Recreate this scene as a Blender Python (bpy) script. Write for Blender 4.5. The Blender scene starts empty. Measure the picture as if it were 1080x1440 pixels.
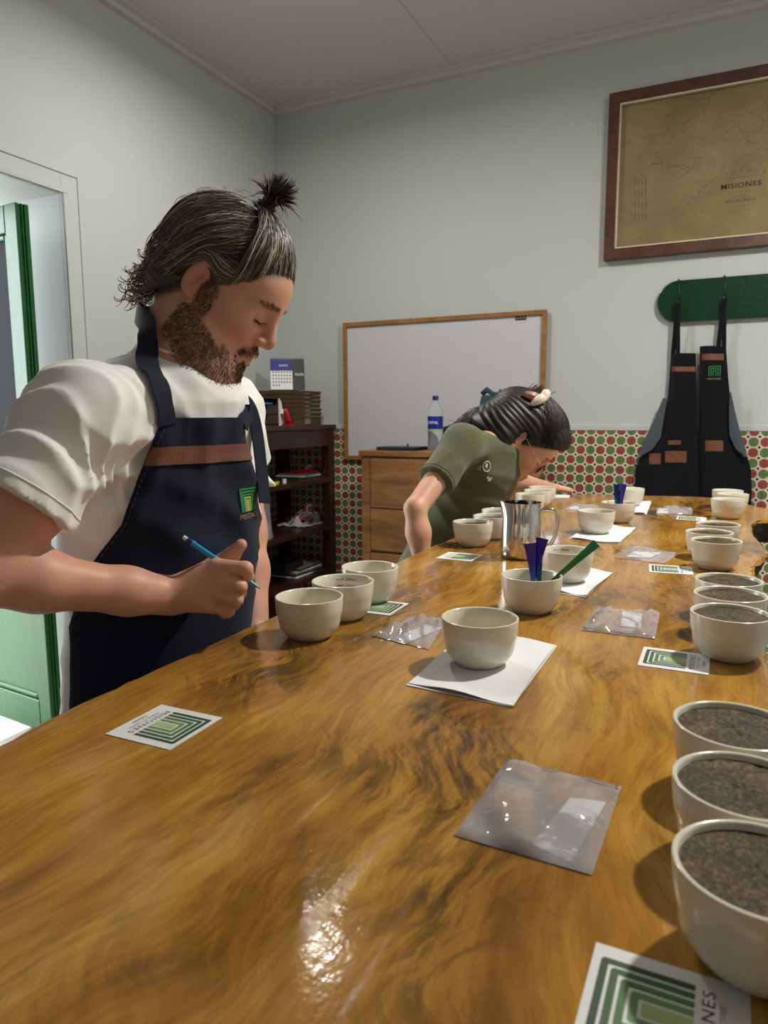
import bpy, bmesh, math, random
import numpy as np
from mathutils import Vector, Matrix
random.seed(7); RNG = np.random.default_rng(7)
scene = bpy.context.scene
COL = scene.collection
PI = math.pi

# ------------------------------------------------------------------ camera, light, exposure
HC = 1.28                                   # eye height of the phone
FPX, YAW, PITCH, ROLL = 998.0, 0.4455, 0.1352, -0.0037
def cam_axes():
    F = np.array([-math.sin(YAW)*math.cos(PITCH), math.cos(YAW)*math.cos(PITCH), -math.sin(PITCH)])
    R = np.array([math.cos(YAW), math.sin(YAW), 0.0]); U = np.cross(R, F)
    c, s = math.cos(ROLL), math.sin(ROLL)
    return c*R+s*U, -s*R+c*U, F
CR, CU, CF = cam_axes()
CAM = np.array([0, 0, HC])
cd = bpy.data.cameras.new('camera'); cam = bpy.data.objects.new('camera', cd); COL.objects.link(cam)
cd.sensor_fit = 'AUTO'; cd.sensor_width = 36.0; cd.lens = FPX/1440*36.0; cd.clip_start = 0.02
cam.matrix_world = Matrix(((CR[0], CU[0], -CF[0], 0), (CR[1], CU[1], -CF[1], 0), (CR[2], CU[2], -CF[2], HC), (0, 0, 0, 1)))
cd.dof.use_dof = True; cd.dof.focus_distance = 1.15; cd.dof.aperture_fstop = cd.lens/2.4
scene.camera = cam
world = bpy.data.worlds.new('sky'); scene.world = world; world.use_nodes = True
wn = world.node_tree.nodes; bgn = wn['Background']
bgn.inputs[0].default_value = (0.90, 0.95, 1.0, 1); bgn.inputs[1].default_value = 7.5
vs = scene.view_settings
vs.view_transform = 'Standard'; vs.look = 'None'; vs.gamma = 1.0; vs.use_curve_mapping = False
vs.exposure = 0.18
LAMPS = [((0.60, 1.95), 56.0), ((-1.59, 2.43), 16.0)]      # ceiling lamps (x, y), watts; built further down

def ray(px, py): return (px-540)/FPX*CR + (720-py)/FPX*CU + CF
def W(px, py, t): return CAM + ray(px, py)*t
def onz(px, py, z): r = ray(px, py); return CAM + r*((z-HC)/r[2])
def ony(px, py, y): r = ray(px, py); return CAM + r*(y/r[1])
def onx(px, py, x): r = ray(px, py); return CAM + r*(x/r[0])
RH = np.array([math.cos(YAW), math.sin(YAW), 0]); FH = np.array([-math.sin(YAW), math.cos(YAW), 0]); ZV = np.array([0, 0, 1.0])

XL, YB, ZC = -2.538, 3.805, HC+1.803        # left wall, back wall, ceiling
XR, YF = 1.75, -1.9                         # right wall, wall behind the camera
ZT = HC-0.30                                # table top

# ------------------------------------------------------------------ materials
def lin(c):
    return tuple(((v/255)/12.92 if v/255 <= 0.04045 else ((v/255+0.055)/1.055)**2.4) for v in c)
class NT:
    def __init__(s, name):
        s.m = bpy.data.materials.new(name); s.m.use_nodes = True; s.t = s.m.node_tree; s.n = s.t.nodes; s.l = s.t.links
        s.b = s.n['Principled BSDF']; s.out = s.n['Material Output']
    def node(s, typ, **kw):
        n = s.n.new(typ)
        for k, v in kw.items():
            if k.startswith('i_'):
                n.inputs[k[2:].replace('_', ' ')].default_value = v
            else: setattr(n, k, v)
        return n
    def link(s, a, b): s.l.new(a, b)
    def math(s, op, a, b=None, c=None):
        n = s.n.new('ShaderNodeMath'); n.operation = op
        for i, v in enumerate((a, b, c)):
            if v is None: continue
            if isinstance(v, (int, float)): n.inputs[i].default_value = v
            else: s.l.new(v, n.inputs[i])
        return n.outputs[0]
    def ramp(s, fac, stops, interp='LINEAR'):
        n = s.n.new('ShaderNodeValToRGB'); e = n.color_ramp.elements; n.color_ramp.interpolation = interp
        while len(e) < len(stops): e.new(0.5)
        for i, (p, c) in enumerate(stops):
            e[i].position = p; e[i].color = (*lin(c), 1)
        s.l.new(fac, n.inputs[0]); return n.outputs[0]
    def mix(s, fac, a, b, blend='MIX'):
        n = s.n.new('ShaderNodeMix'); n.data_type = 'RGBA'; n.blend_type = blend
        for i, v in ((0, fac), (6, a), (7, b)):
            if isinstance(v, (int, float)): n.inputs[i].default_value = v
            elif isinstance(v, tuple): n.inputs[i].default_value = (*v, 1) if len(v) == 3 else v
            else: s.l.new(v, n.inputs[i])
        return n.outputs[2]
    def coords(s, scale=(1, 1, 1), kind='Object', rot=(0, 0, 0)):
        tc = s.n.new('ShaderNodeTexCoord'); mp = s.n.new('ShaderNodeMapping'); mp.inputs['Scale'].default_value = scale; mp.inputs['Rotation'].default_value = rot
        s.l.new(tc.outputs[kind], mp.inputs[0]); return mp.outputs[0]
    def position(s, scale=(1, 1, 1), rot=(0, 0, 0)):
        g = s.n.new('ShaderNodeNewGeometry'); mp = s.n.new('ShaderNodeMapping'); mp.inputs['Scale'].default_value = scale; mp.inputs['Rotation'].default_value = rot
        s.l.new(g.outputs['Position'], mp.inputs[0]); return mp.outputs[0]
    def noise(s, vec, scale, detail=4, rough=0.5, dist=0.0):
        n = s.n.new('ShaderNodeTexNoise'); n.inputs['Scale'].default_value = scale; n.inputs['Detail'].default_value = detail
        n.inputs['Roughness'].default_value = rough; n.inputs['Distortion'].default_value = dist
        s.l.new(vec, n.inputs['Vector']); return n.outputs['Fac']
    def bump(s, h, strength=0.3, dist=0.002, prev=None):
        n = s.n.new('ShaderNodeBump'); n.inputs['Strength'].default_value = strength; n.inputs['Distance'].default_value = dist
        s.l.new(h, n.inputs['Height'])
        if prev is not None: s.l.new(prev, n.inputs['Normal'])
        return n.outputs[0]
    def set(s, color=None, rough=None, metal=None, normal=None, spec=None, **kw):
        for key, v in (('Base Color', color), ('Roughness', rough), ('Metallic', metal), ('Normal', normal), ('Specular IOR Level', spec), *[(k.replace('_', ' '), v) for k, v in kw.items()]):
            if v is None: continue
            if isinstance(v, (int, float)): s.b.inputs[key].default_value = v
            elif isinstance(v, tuple): s.b.inputs[key].default_value = (*v, 1) if len(v) == 3 and key not in ('Subsurface Radius',) else v
            else: s.l.new(v, s.b.inputs[key])
        return s.m

MATS = {}
def plain(name, rgb, rough=0.5, metal=0.0, noise=0.06, bump=0.0, nscale=30, spec=0.5, **kw):
    """plain paint/plastic/cloth with a little procedural variation"""
    if name in MATS: return MATS[name]
    t = NT(name); v = t.coords()
    n = t.noise(v, nscale, 3)
    c = lin(rgb); lo = tuple(x*(1-noise*2) for x in c); hi = tuple(min(1, x*(1+noise)) for x in c)
    col = t.mix(n, lo, hi)
    nb = t.bump(t.noise(v, nscale*4, 3), bump, 0.001) if bump else None
    m = t.set(color=col, rough=rough, metal=metal, normal=nb, spec=spec, **kw)
    MATS[name] = m; return m

def wall_mat(name, rgb, bump=0.25):
    t = NT(name); v = t.position()
    big = t.noise(v, 1.1, 3); mid = t.noise(v, 6, 5, 0.6); fine = t.noise(v, 60, 4)
    c = lin(rgb)
    col = t.mix(big, tuple(x*0.95 for x in c), tuple(min(1, x*1.03) for x in c))
    col = t.mix(t.math('MULTIPLY', t.math('GREATER_THAN', mid, 0.70), 0.12), col, lin((150, 148, 142)))
    h = t.math('ADD', t.math('MULTIPLY', mid, 1.0), t.math('MULTIPLY', fine, 0.15))
    return t.set(color=col, rough=0.62, normal=t.bump(h, bump, 0.006), spec=0.3)

def tile_mat():
    t = NT('patterned_tile')
    g = t.node('ShaderNodeNewGeometry'); tc = t.node('ShaderNodeTexCoord')
    sx = t.node('ShaderNodeSeparateXYZ'); t.link(tc.outputs['Object'], sx.inputs[0])
    def cell(x):                         # tile runs 0..0.2, octagons every 0.05 centred on the tile edges
        s = t.math('MULTIPLY', x, 20.0); r = t.math('ROUND', s)
        return t.math('ABSOLUTE', t.math('SUBTRACT', s, r)), r
    u, ru = cell(sx.outputs[0]); w, rw = cell(sx.outputs[2])
    mx = t.math('MAXIMUM', u, w); sm = t.math('ADD', u, w)
    octo = t.math('MULTIPLY', t.math('LESS_THAN', mx, 0.425), t.math('LESS_THAN', sm, 0.62))
    dia = t.math('GREATER_THAN', sm, 0.85)
    par = t.math('ABSOLUTE', t.math('MODULO', t.math('ADD', ru, rw), 2.0))
    oi = t.node('ShaderNodeObjectInfo')
    n = t.noise(tc.outputs['Object'], 90, 4, 0.6)
    rd = t.mix(n, lin((128, 52, 50)), lin((165, 84, 80))); gr = t.mix(n, lin((72, 98, 50)), lin((112, 138, 84)))
    oc = t.mix(t.math('GREATER_THAN', par, 0.5), gr, rd)
    cr = t.mix(n, lin((205, 196, 178)), lin((222, 214, 198)))
    col = t.mix(octo, cr, oc); col = t.mix(dia, col, lin((20, 20, 20)))
    return t.set(color=col, rough=0.28, normal=t.bump(n, 0.08, 0.001))

def slab_mat():
    t = NT('varnished_slab_wood'); g = t.node('ShaderNodeNewGeometry'); pos = g.outputs['Position']
    def vm(op, a, b=None, sc=None):
        n = t.node('ShaderNodeVectorMath', operation=op); t.link(a, n.inputs[0])
        if b is not None:
            if isinstance(b, tuple): n.inputs[1].default_value = b
            else: t.link(b, n.inputs[1])
        if sc is not None: n.inputs['Scale'].default_value = sc
        return n.outputs[0]
    def warpn(scale, amt, src):
        w = t.node('ShaderNodeTexNoise'); w.inputs['Scale'].default_value = scale; w.inputs['Detail'].default_value = 3; t.link(pos, w.inputs['Vector'])
        return vm('ADD', src, vm('SCALE', vm('SUBTRACT', w.outputs['Color'], (0.5, 0.5, 0.5)), sc=amt))
    def mapped(src, sc, rot=0.0):
        m = t.node('ShaderNodeMapping'); m.inputs['Scale'].default_value = sc; m.inputs['Rotation'].default_value = (0, 0, rot); t.link(src, m.inputs[0]); return m.outputs[0]
    soft = warpn(6.0, 0.030, warpn(1.6, 0.26, pos)); curly = warpn(7.0, 0.06, warpn(2.6, 0.38, pos))
    grain = t.noise(mapped(soft, (9, 1.6, 3), 0.12), 1.5, 8, 0.66)
    fibre = t.noise(mapped(soft, (150, 11, 40), 0.12), 1.0, 6, 0.75)
    base = t.ramp(grain, [(0.28, (120, 80, 28)), (0.44, (162, 115, 42)), (0.56, (182, 136, 54)), (0.72, (200, 160, 78))])
    col = t.mix(t.math('MULTIPLY', t.ramp(fibre, [(0.38, (255, 255, 255)), (0.56, (0, 0, 0))]), 0.40), base, lin((104, 68, 26)))
    mask = t.noise(mapped(soft, (4.2, 1.9, 2), -0.3), 1.0, 5, 0.6)                      # smoky figured patches
    mk = t.ramp(mask, [(0.47, (0, 0, 0)), (0.62, (255, 255, 255))])
    fig = t.noise(mapped(curly, (46, 9, 12), 0.45), 1.0, 8, 0.72)
    fg = t.ramp(fig, [(0.44, (0, 0, 0)), (0.55, (255, 255, 255))])
    col = t.mix(t.math('MULTIPLY', mk, t.math('ADD', t.math('MULTIPLY', fg, 0.72), 0.14)), col, lin((60, 46, 24)))
    knot = t.noise(pos, 5.5, 2)
    col = t.mix(t.ramp(knot, [(0.72, (0, 0, 0)), (0.80, (255, 255, 255))]), col, lin((58, 36, 18)))
    streak = t.noise(mapped(pos, (60, 2.2, 4), 0.05), 1.0, 4, 0.6)
    smear = t.noise(mapped(pos, (16, 4, 4), 0.2), 1.0, 5, 0.65)
    rgh = t.math('ADD', t.math('ADD', t.math('MULTIPLY', smear, 0.11), 0.03), t.math('MULTIPLY', t.ramp(streak, [(0.55, (0, 0, 0)), (0.7, (255, 255, 255))]), 0.14))
    bmp = t.bump(t.noise(mapped(pos, (26, 7, 10), 0.1), 1.0, 4, 0.6), 0.13, 0.003)
    bmp = t.bump(t.noise(pos, 85, 3, 0.6), 0.16, 0.0014, bmp); bmp = t.bump(fibre, 0.06, 0.001, bmp)
    return t.set(color=col, rough=rgh, normal=bmp, spec=0.30, Coat_Weight=0.06, Coat_Roughness=0.04, Coat_Normal=bmp)

def wood_mat(name, dark, mid, light, scale=(3, 3, 22), rough=0.4, amt=0.5):
    t = NT(name); v = t.coords(scale)
    a = t.noise(v, 2.0, 6, 0.6, 0.6); b = t.noise(t.coords(tuple(s*6 for s in scale)), 2.0, 4, 0.6)
    f = t.math('ADD', t.math('MULTIPLY', a, 0.75), t.math('MULTIPLY', b, 0.25))
    col = t.ramp(f, [(0.32, dark), (0.5, mid), (0.68, light)])
    return t.set(color=col, rough=rough, normal=t.bump(b, 0.1, 0.001))

def vcol_mat(name, rough=0.5, sss=0.0, bump=0.0, bscale=120, spec=0.5, noise=0.0, aniso=0.0):
    t = NT(name); a = t.node('ShaderNodeAttribute', attribute_name='Col'); col = a.outputs['Color']
    v = t.coords()
    if noise:
        n = t.noise(v, bscale*0.4, 4); col = t.mix(t.math('MULTIPLY', n, noise), col, (0.02, 0.012, 0.01), 'MIX')
    nb = t.bump(t.noise(v, bscale, 4, 0.6), bump, 0.001) if bump else None
    m = t.set(color=col, rough=rough, normal=nb, spec=spec)
    if sss:
        t.b.inputs['Subsurface Weight'].default_value = sss; t.b.inputs['Subsurface Radius'].default_value = (1.0, 0.35, 0.2); t.b.inputs['Subsurface Scale'].default_value = 0.006
    return m

def cloth_mat(name, rgb, rough=0.85, weave=900, bump=0.25, var=0.08, sheen=0.2):
    t = NT(name); v = t.coords()
    n = t.noise(v, 9, 4); f = t.noise(v, weave, 2)
    c = lin(rgb); col = t.mix(n, tuple(x*(1-var) for x in c), tuple(min(1, x*(1+var)) for x in c))
    return t.set(color=col, rough=rough, normal=t.bump(f, bump, 0.0006), spec=0.2, Sheen_Weight=sheen)

def clear_bag_mat():
    t = NT('clear_plastic_film'); v = t.coords()
    tr = t.node('ShaderNodeBsdfTransparent'); tr.inputs[0].default_value = (0.93, 0.93, 0.95, 1)
    gl = t.node('ShaderNodeBsdfGlossy'); gl.inputs[0].default_value = (0.9, 0.9, 0.95, 1); gl.inputs['Roughness'].default_value = 0.07
    df = t.node('ShaderNodeBsdfDiffuse'); df.inputs[0].default_value = (0.84, 0.82, 0.85, 1)
    nb = t.bump(t.noise(v, 45, 3, 0.5, 0.8), 0.4, 0.005)
    t.link(nb, gl.inputs['Normal'])
    lw = t.node('ShaderNodeFresnel'); lw.inputs['IOR'].default_value = 1.6; t.link(nb, lw.inputs['Normal'])
    m1 = t.node('ShaderNodeMixShader'); m1.inputs[0].default_value = 0.30; t.link(tr.outputs[0], m1.inputs[1]); t.link(df.outputs[0], m1.inputs[2])
    m2 = t.node('ShaderNodeMixShader'); t.link(t.math('MULTIPLY', lw.outputs[0], 0.9), m2.inputs[0]); t.link(m1.outputs[0], m2.inputs[1]); t.link(gl.outputs[0], m2.inputs[2])
    t.link(m2.outputs[0], t.out.inputs[0]); return t.m

def glass_pane_mat(name, tint=(0.95, 0.97, 0.96), refl=0.9):
    t = NT(name); v = t.coords()
    tr = t.node('ShaderNodeBsdfTransparent'); tr.inputs[0].default_value = (*tint, 1)
    gl = t.node('ShaderNodeBsdfGlossy'); gl.inputs['Roughness'].default_value = 0.03
    lw = t.node('ShaderNodeFresnel'); lw.inputs['IOR'].default_value = 1.45
    t.link(t.bump(t.noise(v, 3, 2), 0.02, 0.01), gl.inputs['Normal'])
    m = t.node('ShaderNodeMixShader'); t.link(t.math('MULTIPLY', lw.outputs[0], refl), m.inputs[0]); t.link(tr.outputs[0], m.inputs[1]); t.link(gl.outputs[0], m.inputs[2])
    t.link(m.outputs[0], t.out.inputs[0]); return t.m

M_WALL = wall_mat('white_limewash', (190, 194, 193)); M_CEIL = wall_mat('ceiling_paint', (202, 201, 197), 0.06)
M_TILE = tile_mat(); M_SLAB = slab_mat()
M_GROUT = plain('grout', (196, 188, 172), 0.9)
M_CERAMIC = plain('cream_glazed_ceramic', (222, 217, 200), 0.16, noise=0.03, nscale=12, Coat_Weight=0.3, Coat_Roughness=0.05)
M_PAPER = plain('white_paper', (226, 227, 230), 0.8, noise=0.02, bump=0.1, nscale=60)
M_CARD = plain('white_card', (224, 225, 226), 0.55, noise=0.02)
M_INK = plain('dark_ink', (38, 36, 40), 0.7); M_INKG = plain('grey_ink', (120, 120, 124), 0.7)
M_GREENS = [plain('print_green_a', (40, 68, 42), 0.6), plain('print_green_b', (56, 92, 54), 0.6), plain('print_green_c', (74, 114, 68), 0.6), plain('print_green_d', (104, 142, 90), 0.6), plain('print_yellow_green', (168, 186, 122), 0.6)]
M_FILM = clear_bag_mat()
M_DKWOOD = wood_mat('dark_red_wood', (34, 14, 10), (52, 24, 17), (72, 36, 26), (4, 4, 30), 0.38)
M_CABWOOD = wood_mat('oak_brown_wood', (104, 68, 34), (140, 97, 53), (166, 121, 72), (1.4, 3, 9), 0.45)
M_FRAMEWOOD = wood_mat('mahogany_frame', (52, 28, 20), (76, 44, 33), (98, 60, 46), (6, 6, 6), 0.38)
M_PINE = wood_mat('honey_pine_frame', (118, 80, 36), (146, 102, 50), (168, 122, 66), (6, 6, 6), 0.5)
M_GREEN = None
def green_paint():
    t = NT('glossy_green_paint'); v = t.coords()
    n = t.noise(v, 5, 4); s = t.noise(t.coords((60, 60, 5)), 1.5, 4)
    col = t.mix(n, lin((16, 72, 32)), lin((24, 90, 44)))
    return t.set(color=col, rough=0.27, normal=t.bump(s, 0.18, 0.002))
M_GREEN = green_paint()
def rack_paint():
    t = NT('dark_green_enamel'); v = t.coords(); n = t.noise(v, 40, 4)
    return t.set(color=t.mix(n, lin((6, 44, 22)), lin((12, 60, 30))), rough=0.25, normal=t.bump(n, 0.35, 0.003))
M_RACK = rack_paint()
M_STEEL = plain('polished_steel', (206, 204, 200), 0.09, 1.0, noise=0.02)
M_BLACK = plain('black_plastic', (16, 16, 18), 0.35); M_WHITEPL = plain('white_plastic', (228, 228, 226), 0.4)
M_NAVY = cloth_mat('navy_denim', (12, 22, 42), 0.8, 700, 0.3, 0.12, 0.1)
M_BLACKDENIM = cloth_mat('black_denim', (10, 11, 18), 0.85, 700, 0.3, 0.15, 0.08)
M_LINING = cloth_mat('grey_denim_lining', (74, 80, 88), 0.9, 700, 0.3, 0.1)
M_LEATHER = plain('tan_leather', (112, 66, 44), 0.55, noise=0.12, bump=0.3, nscale=60)
M_STITCH = plain('thread', (96, 84, 78), 0.8)
M_TEE = cloth_mat('white_cotton', (238, 238, 237), 0.9, 1200, 0.15, 0.03)
M_OLIVE = cloth_mat('olive_cotton', (88, 92, 66), 0.92, 900, 0.2, 0.1)
M_JEANS = cloth_mat('dark_jeans', (30, 38, 54), 0.9); M_TROUSER = cloth_mat('charcoal_trouser', (36, 37, 42), 0.9)
M_SKIN = vcol_mat('skin', 0.48, 0.18, 0.14, 260, 0.4)
M_HAIR = vcol_mat('hair', 0.5, 0, 0.0, 200, 0.5)
M_FLOOR = None

# ------------------------------------------------------------------ mesh helpers
class MB:
    def __init__(s): s.v = []; s.f = []
    def add(s, vs, fs):
        o = len(s.v); s.v.extend([tuple(map(float, p)) for p in vs]); s.f.extend([tuple(i+o for i in f) for f in fs]); return s
    def box(s, lo, hi):
        x0, y0, z0 = lo; x1, y1, z1 = hi
        return s.add([(x0, y0, z0), (x1, y0, z0), (x1, y1, z0), (x0, y1, z0), (x0, y0, z1), (x1, y0, z1), (x1, y1, z1), (x0, y1, z1)],
                     [(0, 3, 2, 1), (4, 5, 6, 7), (0, 1, 5, 4), (1, 2, 6, 5), (2, 3, 7, 6), (3, 0, 4, 7)])
    def cbox(s, c, size, M=None):
        c = np.array(c, float); h = np.array(size)/2
        P = [np.array((a, b, d))*h for d in (-1, 1) for a, b in ((-1, -1), (1, -1), (1, 1), (-1, 1))]
        if M is not None: P = [np.array(M) @ p for p in P]
        return s.add([c+p for p in P], [(0, 3, 2, 1), (4, 5, 6, 7), (0, 1, 5, 4), (1, 2, 6, 5), (2, 3, 7, 6), (3, 0, 4, 7)])
    def lathe(s, prof, n=32, c=(0, 0, 0), closed=True):
        c = np.array(c, float); vs = []; fs = []; m = len(prof)
        for r, z in prof:
            for k in range(n):
                a = 2*PI*k/n; vs.append(c+np.array((r*math.cos(a), r*math.sin(a), z)))
        for i in range(m-1):
            for k in range(n):
                k2 = (k+1) % n; fs.append((i*n+k, i*n+k2, (i+1)*n+k2, (i+1)*n+k))
        if closed:
            fs.append(tuple(range(n-1, -1, -1))); fs.append(tuple((m-1)*n+k for k in range(n)))
        return s.add(vs, fs)
    def tube(s, path, rad, n=8, cap=True, flat=None):
        P = np.array(path, float); m = len(P)
        if np.isscalar(rad): rad = [rad]*m
        T = np.gradient(P, axis=0); T /= np.linalg.norm(T, axis=1)[:, None]+1e-12
        up = np.array((0, 0, 1.0)) if abs(T[0][2]) < 0.9 else np.array((1.0, 0, 0))
        vs = []; fs = []; N = np.cross(T[0], up); N /= np.linalg.norm(N)
        for i in range(m):
            N = N-T[i]*np.dot(N, T[i]); N /= np.linalg.norm(N)+1e-12; B = np.cross(T[i], N)
            ra, rb = (rad[i], rad[i]) if np.isscalar(rad[i]) else rad[i]
            for k in range(n):
                a = 2*PI*k/n; vs.append(P[i]+N*ra*math.cos(a)+B*rb*math.sin(a))
        for i in range(m-1):
            for k in range(n):
                k2 = (k+1) % n; fs.append((i*n+k, i*n+k2, (i+1)*n+k2, (i+1)*n+k))
        if cap: fs.append(tuple(range(n-1, -1, -1))); fs.append(tuple((m-1)*n+k for k in range(n)))
        return s.add(vs, fs)
    def prism(s, poly, off):
        """extrude a planar 3D polygon by vector off"""
        poly = [np.array(p, float) for p in poly]; off = np.array(off, float); n = len(poly)
        return s.add(poly+[p+off for p in poly], [tuple(range(n-1, -1, -1)), tuple(range(n, 2*n))]+[(i, (i+1) % n, n+(i+1) % n, n+i) for i in range(n)])
    def grid(s, G):
        G = np.array(G); a, b = G.shape[:2]
        return s.add(G.reshape(-1, 3), [(i*b+j, i*b+j+1, (i+1)*b+j+1, (i+1)*b+j) for i in range(a-1) for j in range(b-1)])
    def slabgrid(s, G, off):
        """closed sheet: grid G and a copy moved by off"""
        G = np.array(G); a, b = G.shape[:2]; H = G+np.array(off); n = a*b
        fs = [(i*b+j, i*b+j+1, (i+1)*b+j+1, (i+1)*b+j) for i in range(a-1) for j in range(b-1)]
        fs += [(n+i*b+j, n+(i+1)*b+j, n+(i+1)*b+j+1, n+i*b+j+1) for i in range(a-1) for j in range(b-1)]
        rim = [(0, j) for j in range(b)]+[(i, b-1) for i in range(1, a)]+[(a-1, j) for j in range(b-2, -1, -1)]+[(i, 0) for i in range(a-2, 0, -1)]
        idx = [i*b+j for i, j in rim]
        for k in range(len(idx)):
            p, q = idx[k], idx[(k+1) % len(idx)]; fs.append((q, p, n+p, n+q))
        return s.add(np.concatenate([G.reshape(-1, 3), H.reshape(-1, 3)]), fs)

def thing(name, label, cat, loc=(0, 0, 0), rotz=0.0, group=None):
    o = bpy.data.objects.new(name, None); COL.objects.link(o); o.empty_display_size = 0.05
    o.location = loc; o.rotation_euler = (0, 0, rotz); o['label'] = label; o['category'] = cat
    if group: o['group'] = group
    return o
def tag(o, label=None, cat=None, group=None, kind=None):
    for k, v in (('label', label), ('category', cat), ('group', group), ('kind', kind)):
        if v: o[k] = v
    return o
def root_of(o):
    while o.parent: o = o.parent
    return o
def mesh_data(name, vs, fs, mat, smooth=False, bevel=0):
    me = bpy.data.meshes.new(name); me.from_pydata([tuple(v) for v in vs], [], fs); me.validate(); me.update()
    if mat: me.materials.append(mat)
    if smooth: me.polygons.foreach_set('use_smooth', [True]*len(me.polygons))
    return me
def obj(name, mb, mat, parent=None, smooth=False, loc=None, world=False, bevel=0.0, fix=True, auto=None):
    """one mesh object; with parent and world=True the vertices are given in world space"""
    vs = np.array(mb.v, float)
    if parent is not None and world:
        r = root_of(parent); a = -r.rotation_euler[2]; L = np.array(r.location)
        d = vs-L; c, s_ = math.cos(a), math.sin(a)
        vs = np.stack([d[:, 0]*c-d[:, 1]*s_, d[:, 0]*s_+d[:, 1]*c, d[:, 2]], 1)
    if loc is not None and parent is None: vs = vs-np.array(loc, float)
    me = mesh_data(name, vs, mb.f, mat, smooth)
    if fix:
        bm = bmesh.new(); bm.from_mesh(me); bmesh.ops.recalc_face_normals(bm, faces=bm.faces); bm.to_mesh(me); bm.free()
    o = bpy.data.objects.new(name, me); COL.objects.link(o)
    if parent is not None: o.parent = parent
    if loc is not None and parent is None: o.location = loc
    if bevel:
        b = o.modifiers.new('bevel', 'BEVEL'); b.width = bevel; b.segments = 2; b.limit_method = 'ANGLE'
    if auto:
        me.polygons.foreach_set('use_smooth', [True]*len(me.polygons))
        bm = bmesh.new(); bm.from_mesh(me)
        for e in bm.edges:
            if len(e.link_faces) == 2 and e.calc_face_angle(0) > math.radians(auto): e.smooth = False
        bm.to_mesh(me); bm.free()
    return o
def struct(name, mb, mat, parent=None, **kw):
    o = obj(name, mb, mat, parent, **kw)
    if parent is None: o['kind'] = 'structure'
    return o
def dup(root, loc, rotz=0.0, label=None):
    r = root.copy(); COL.objects.link(r); r.location = loc; r.rotation_euler = (0, 0, rotz)
    if label: r['label'] = label
    for ch in list(root.children):
        c = ch.copy(); COL.objects.link(c); c.parent = r
        for g in ch.children:
            d = g.copy(); COL.objects.link(d); d.parent = c
    return r
_TXT = {}
def text_geo(body, spacing=1.0, offset=0.0):
    """flat outline of a word: width normalised so that the capital height is 1; lower-left at 0"""
    key = (body, spacing, offset)
    if key in _TXT: return _TXT[key]
    cu = bpy.data.curves.new('t', 'FONT'); cu.body = body; cu.size = 1.0; cu.space_character = spacing; cu.offset = offset; cu.resolution_u = 3
    o = bpy.data.objects.new('t', cu); COL.objects.link(o)
    bpy.context.view_layer.update()
    me = bpy.data.meshes.new_from_object(o.evaluated_get(bpy.context.evaluated_depsgraph_get()))
    vs = np.array([v.co[:] for v in me.vertices]) if len(me.vertices) else np.zeros((0, 3)); fs = [tuple(p.vertices) for p in me.polygons]
    bpy.data.objects.remove(o); bpy.data.curves.remove(cu); bpy.data.meshes.remove(me)
    if len(vs):
        vs[:, 0] -= vs[:, 0].min(); vs[:, 1] -= vs[:, 1].min(); vs /= max(vs[:, 1].max(), 1e-6)
    _TXT[key] = (vs, fs); return _TXT[key]
def put_text(mb, body, O, X, Y, h, w=None, spacing=1.0, centre=True, offset=0.0):
    """letters with capital height h on the plane O + x X + y Y (unit vectors); w squeezes to that width"""
    vs, fs = text_geo(body, spacing, offset)
    if not len(vs): return
    sx = h if w is None else w/vs[:, 0].max()
    x = vs[:, 0]*sx; x = x-(x.max()/2 if centre else 0); y = vs[:, 1]*h-(h/2 if centre else 0)
    mb.add(np.array(O)+x[:, None]*np.array(X)+y[:, None]*np.array(Y), fs)

# ------------------------------------------------------------------ the room
WT = 0.45                                          # thickness of the old masonry walls
dc = onx(83, 273, XL)                              # top corner of the doorway
DJ, DTOP, D0 = float(dc[1]), float(dc[2]), 0.95
t_ = NT('worn_cement_floor'); v_ = t_.position()
M_FLOOR = t_.set(color=t_.mix(t_.noise(v_, 3, 5), lin((138, 128, 116)), lin((168, 158, 146))), rough=0.55, normal=t_.bump(t_.noise(v_, 40, 4), 0.2, 0.002))
t_ = NT('patio_concrete'); v_ = t_.position()
M_PATIO = t_.set(color=t_.mix(t_.noise(v_, 14, 6, 0.7), lin((150, 144, 134)), lin((226, 222, 214))), rough=0.9, normal=t_.bump(t_.noise(v_, 60, 4), 0.4, 0.004))
struct('floor', MB().box((XL, YF, -0.05), (XR, YB, 0)), M_FLOOR)
struct('ceiling', MB().box((XL-WT, YF-0.2, ZC), (XR+0.2, YB+0.2, ZC+0.1)), M_CEIL)
struct('wall_back', MB().box((XL-WT, YB, -0.05), (XR+0.2, YB+0.2, ZC)), M_WALL)
struct('wall_right', MB().box((XR, YF, -0.05), (XR+0.2, YB, ZC)), M_WALL)
mb = MB(); mb.box((XL-WT, DJ, -0.05), (XL, YB, ZC)); mb.box((XL-WT, YF, -0.05), (XL, D0, ZC)); mb.box((XL-WT, D0, DTOP), (XL, DJ, ZC))
struct('wall_left', mb, M_WALL)
struct('wall_front', MB().box((XL-WT, YF-0.2, -0.05), (XR+0.2, YF, ZC)), M_WALL)
g_ = glass_pane_mat('spectacle_glass')
struct('ground_outside', MB().box((-16, -14, -0.12), (14, 16, -0.06)), M_PATIO)
tag(bpy.data.objects['ground_outside'], 'pale worn concrete patio outside the doorway', 'ground')
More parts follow.
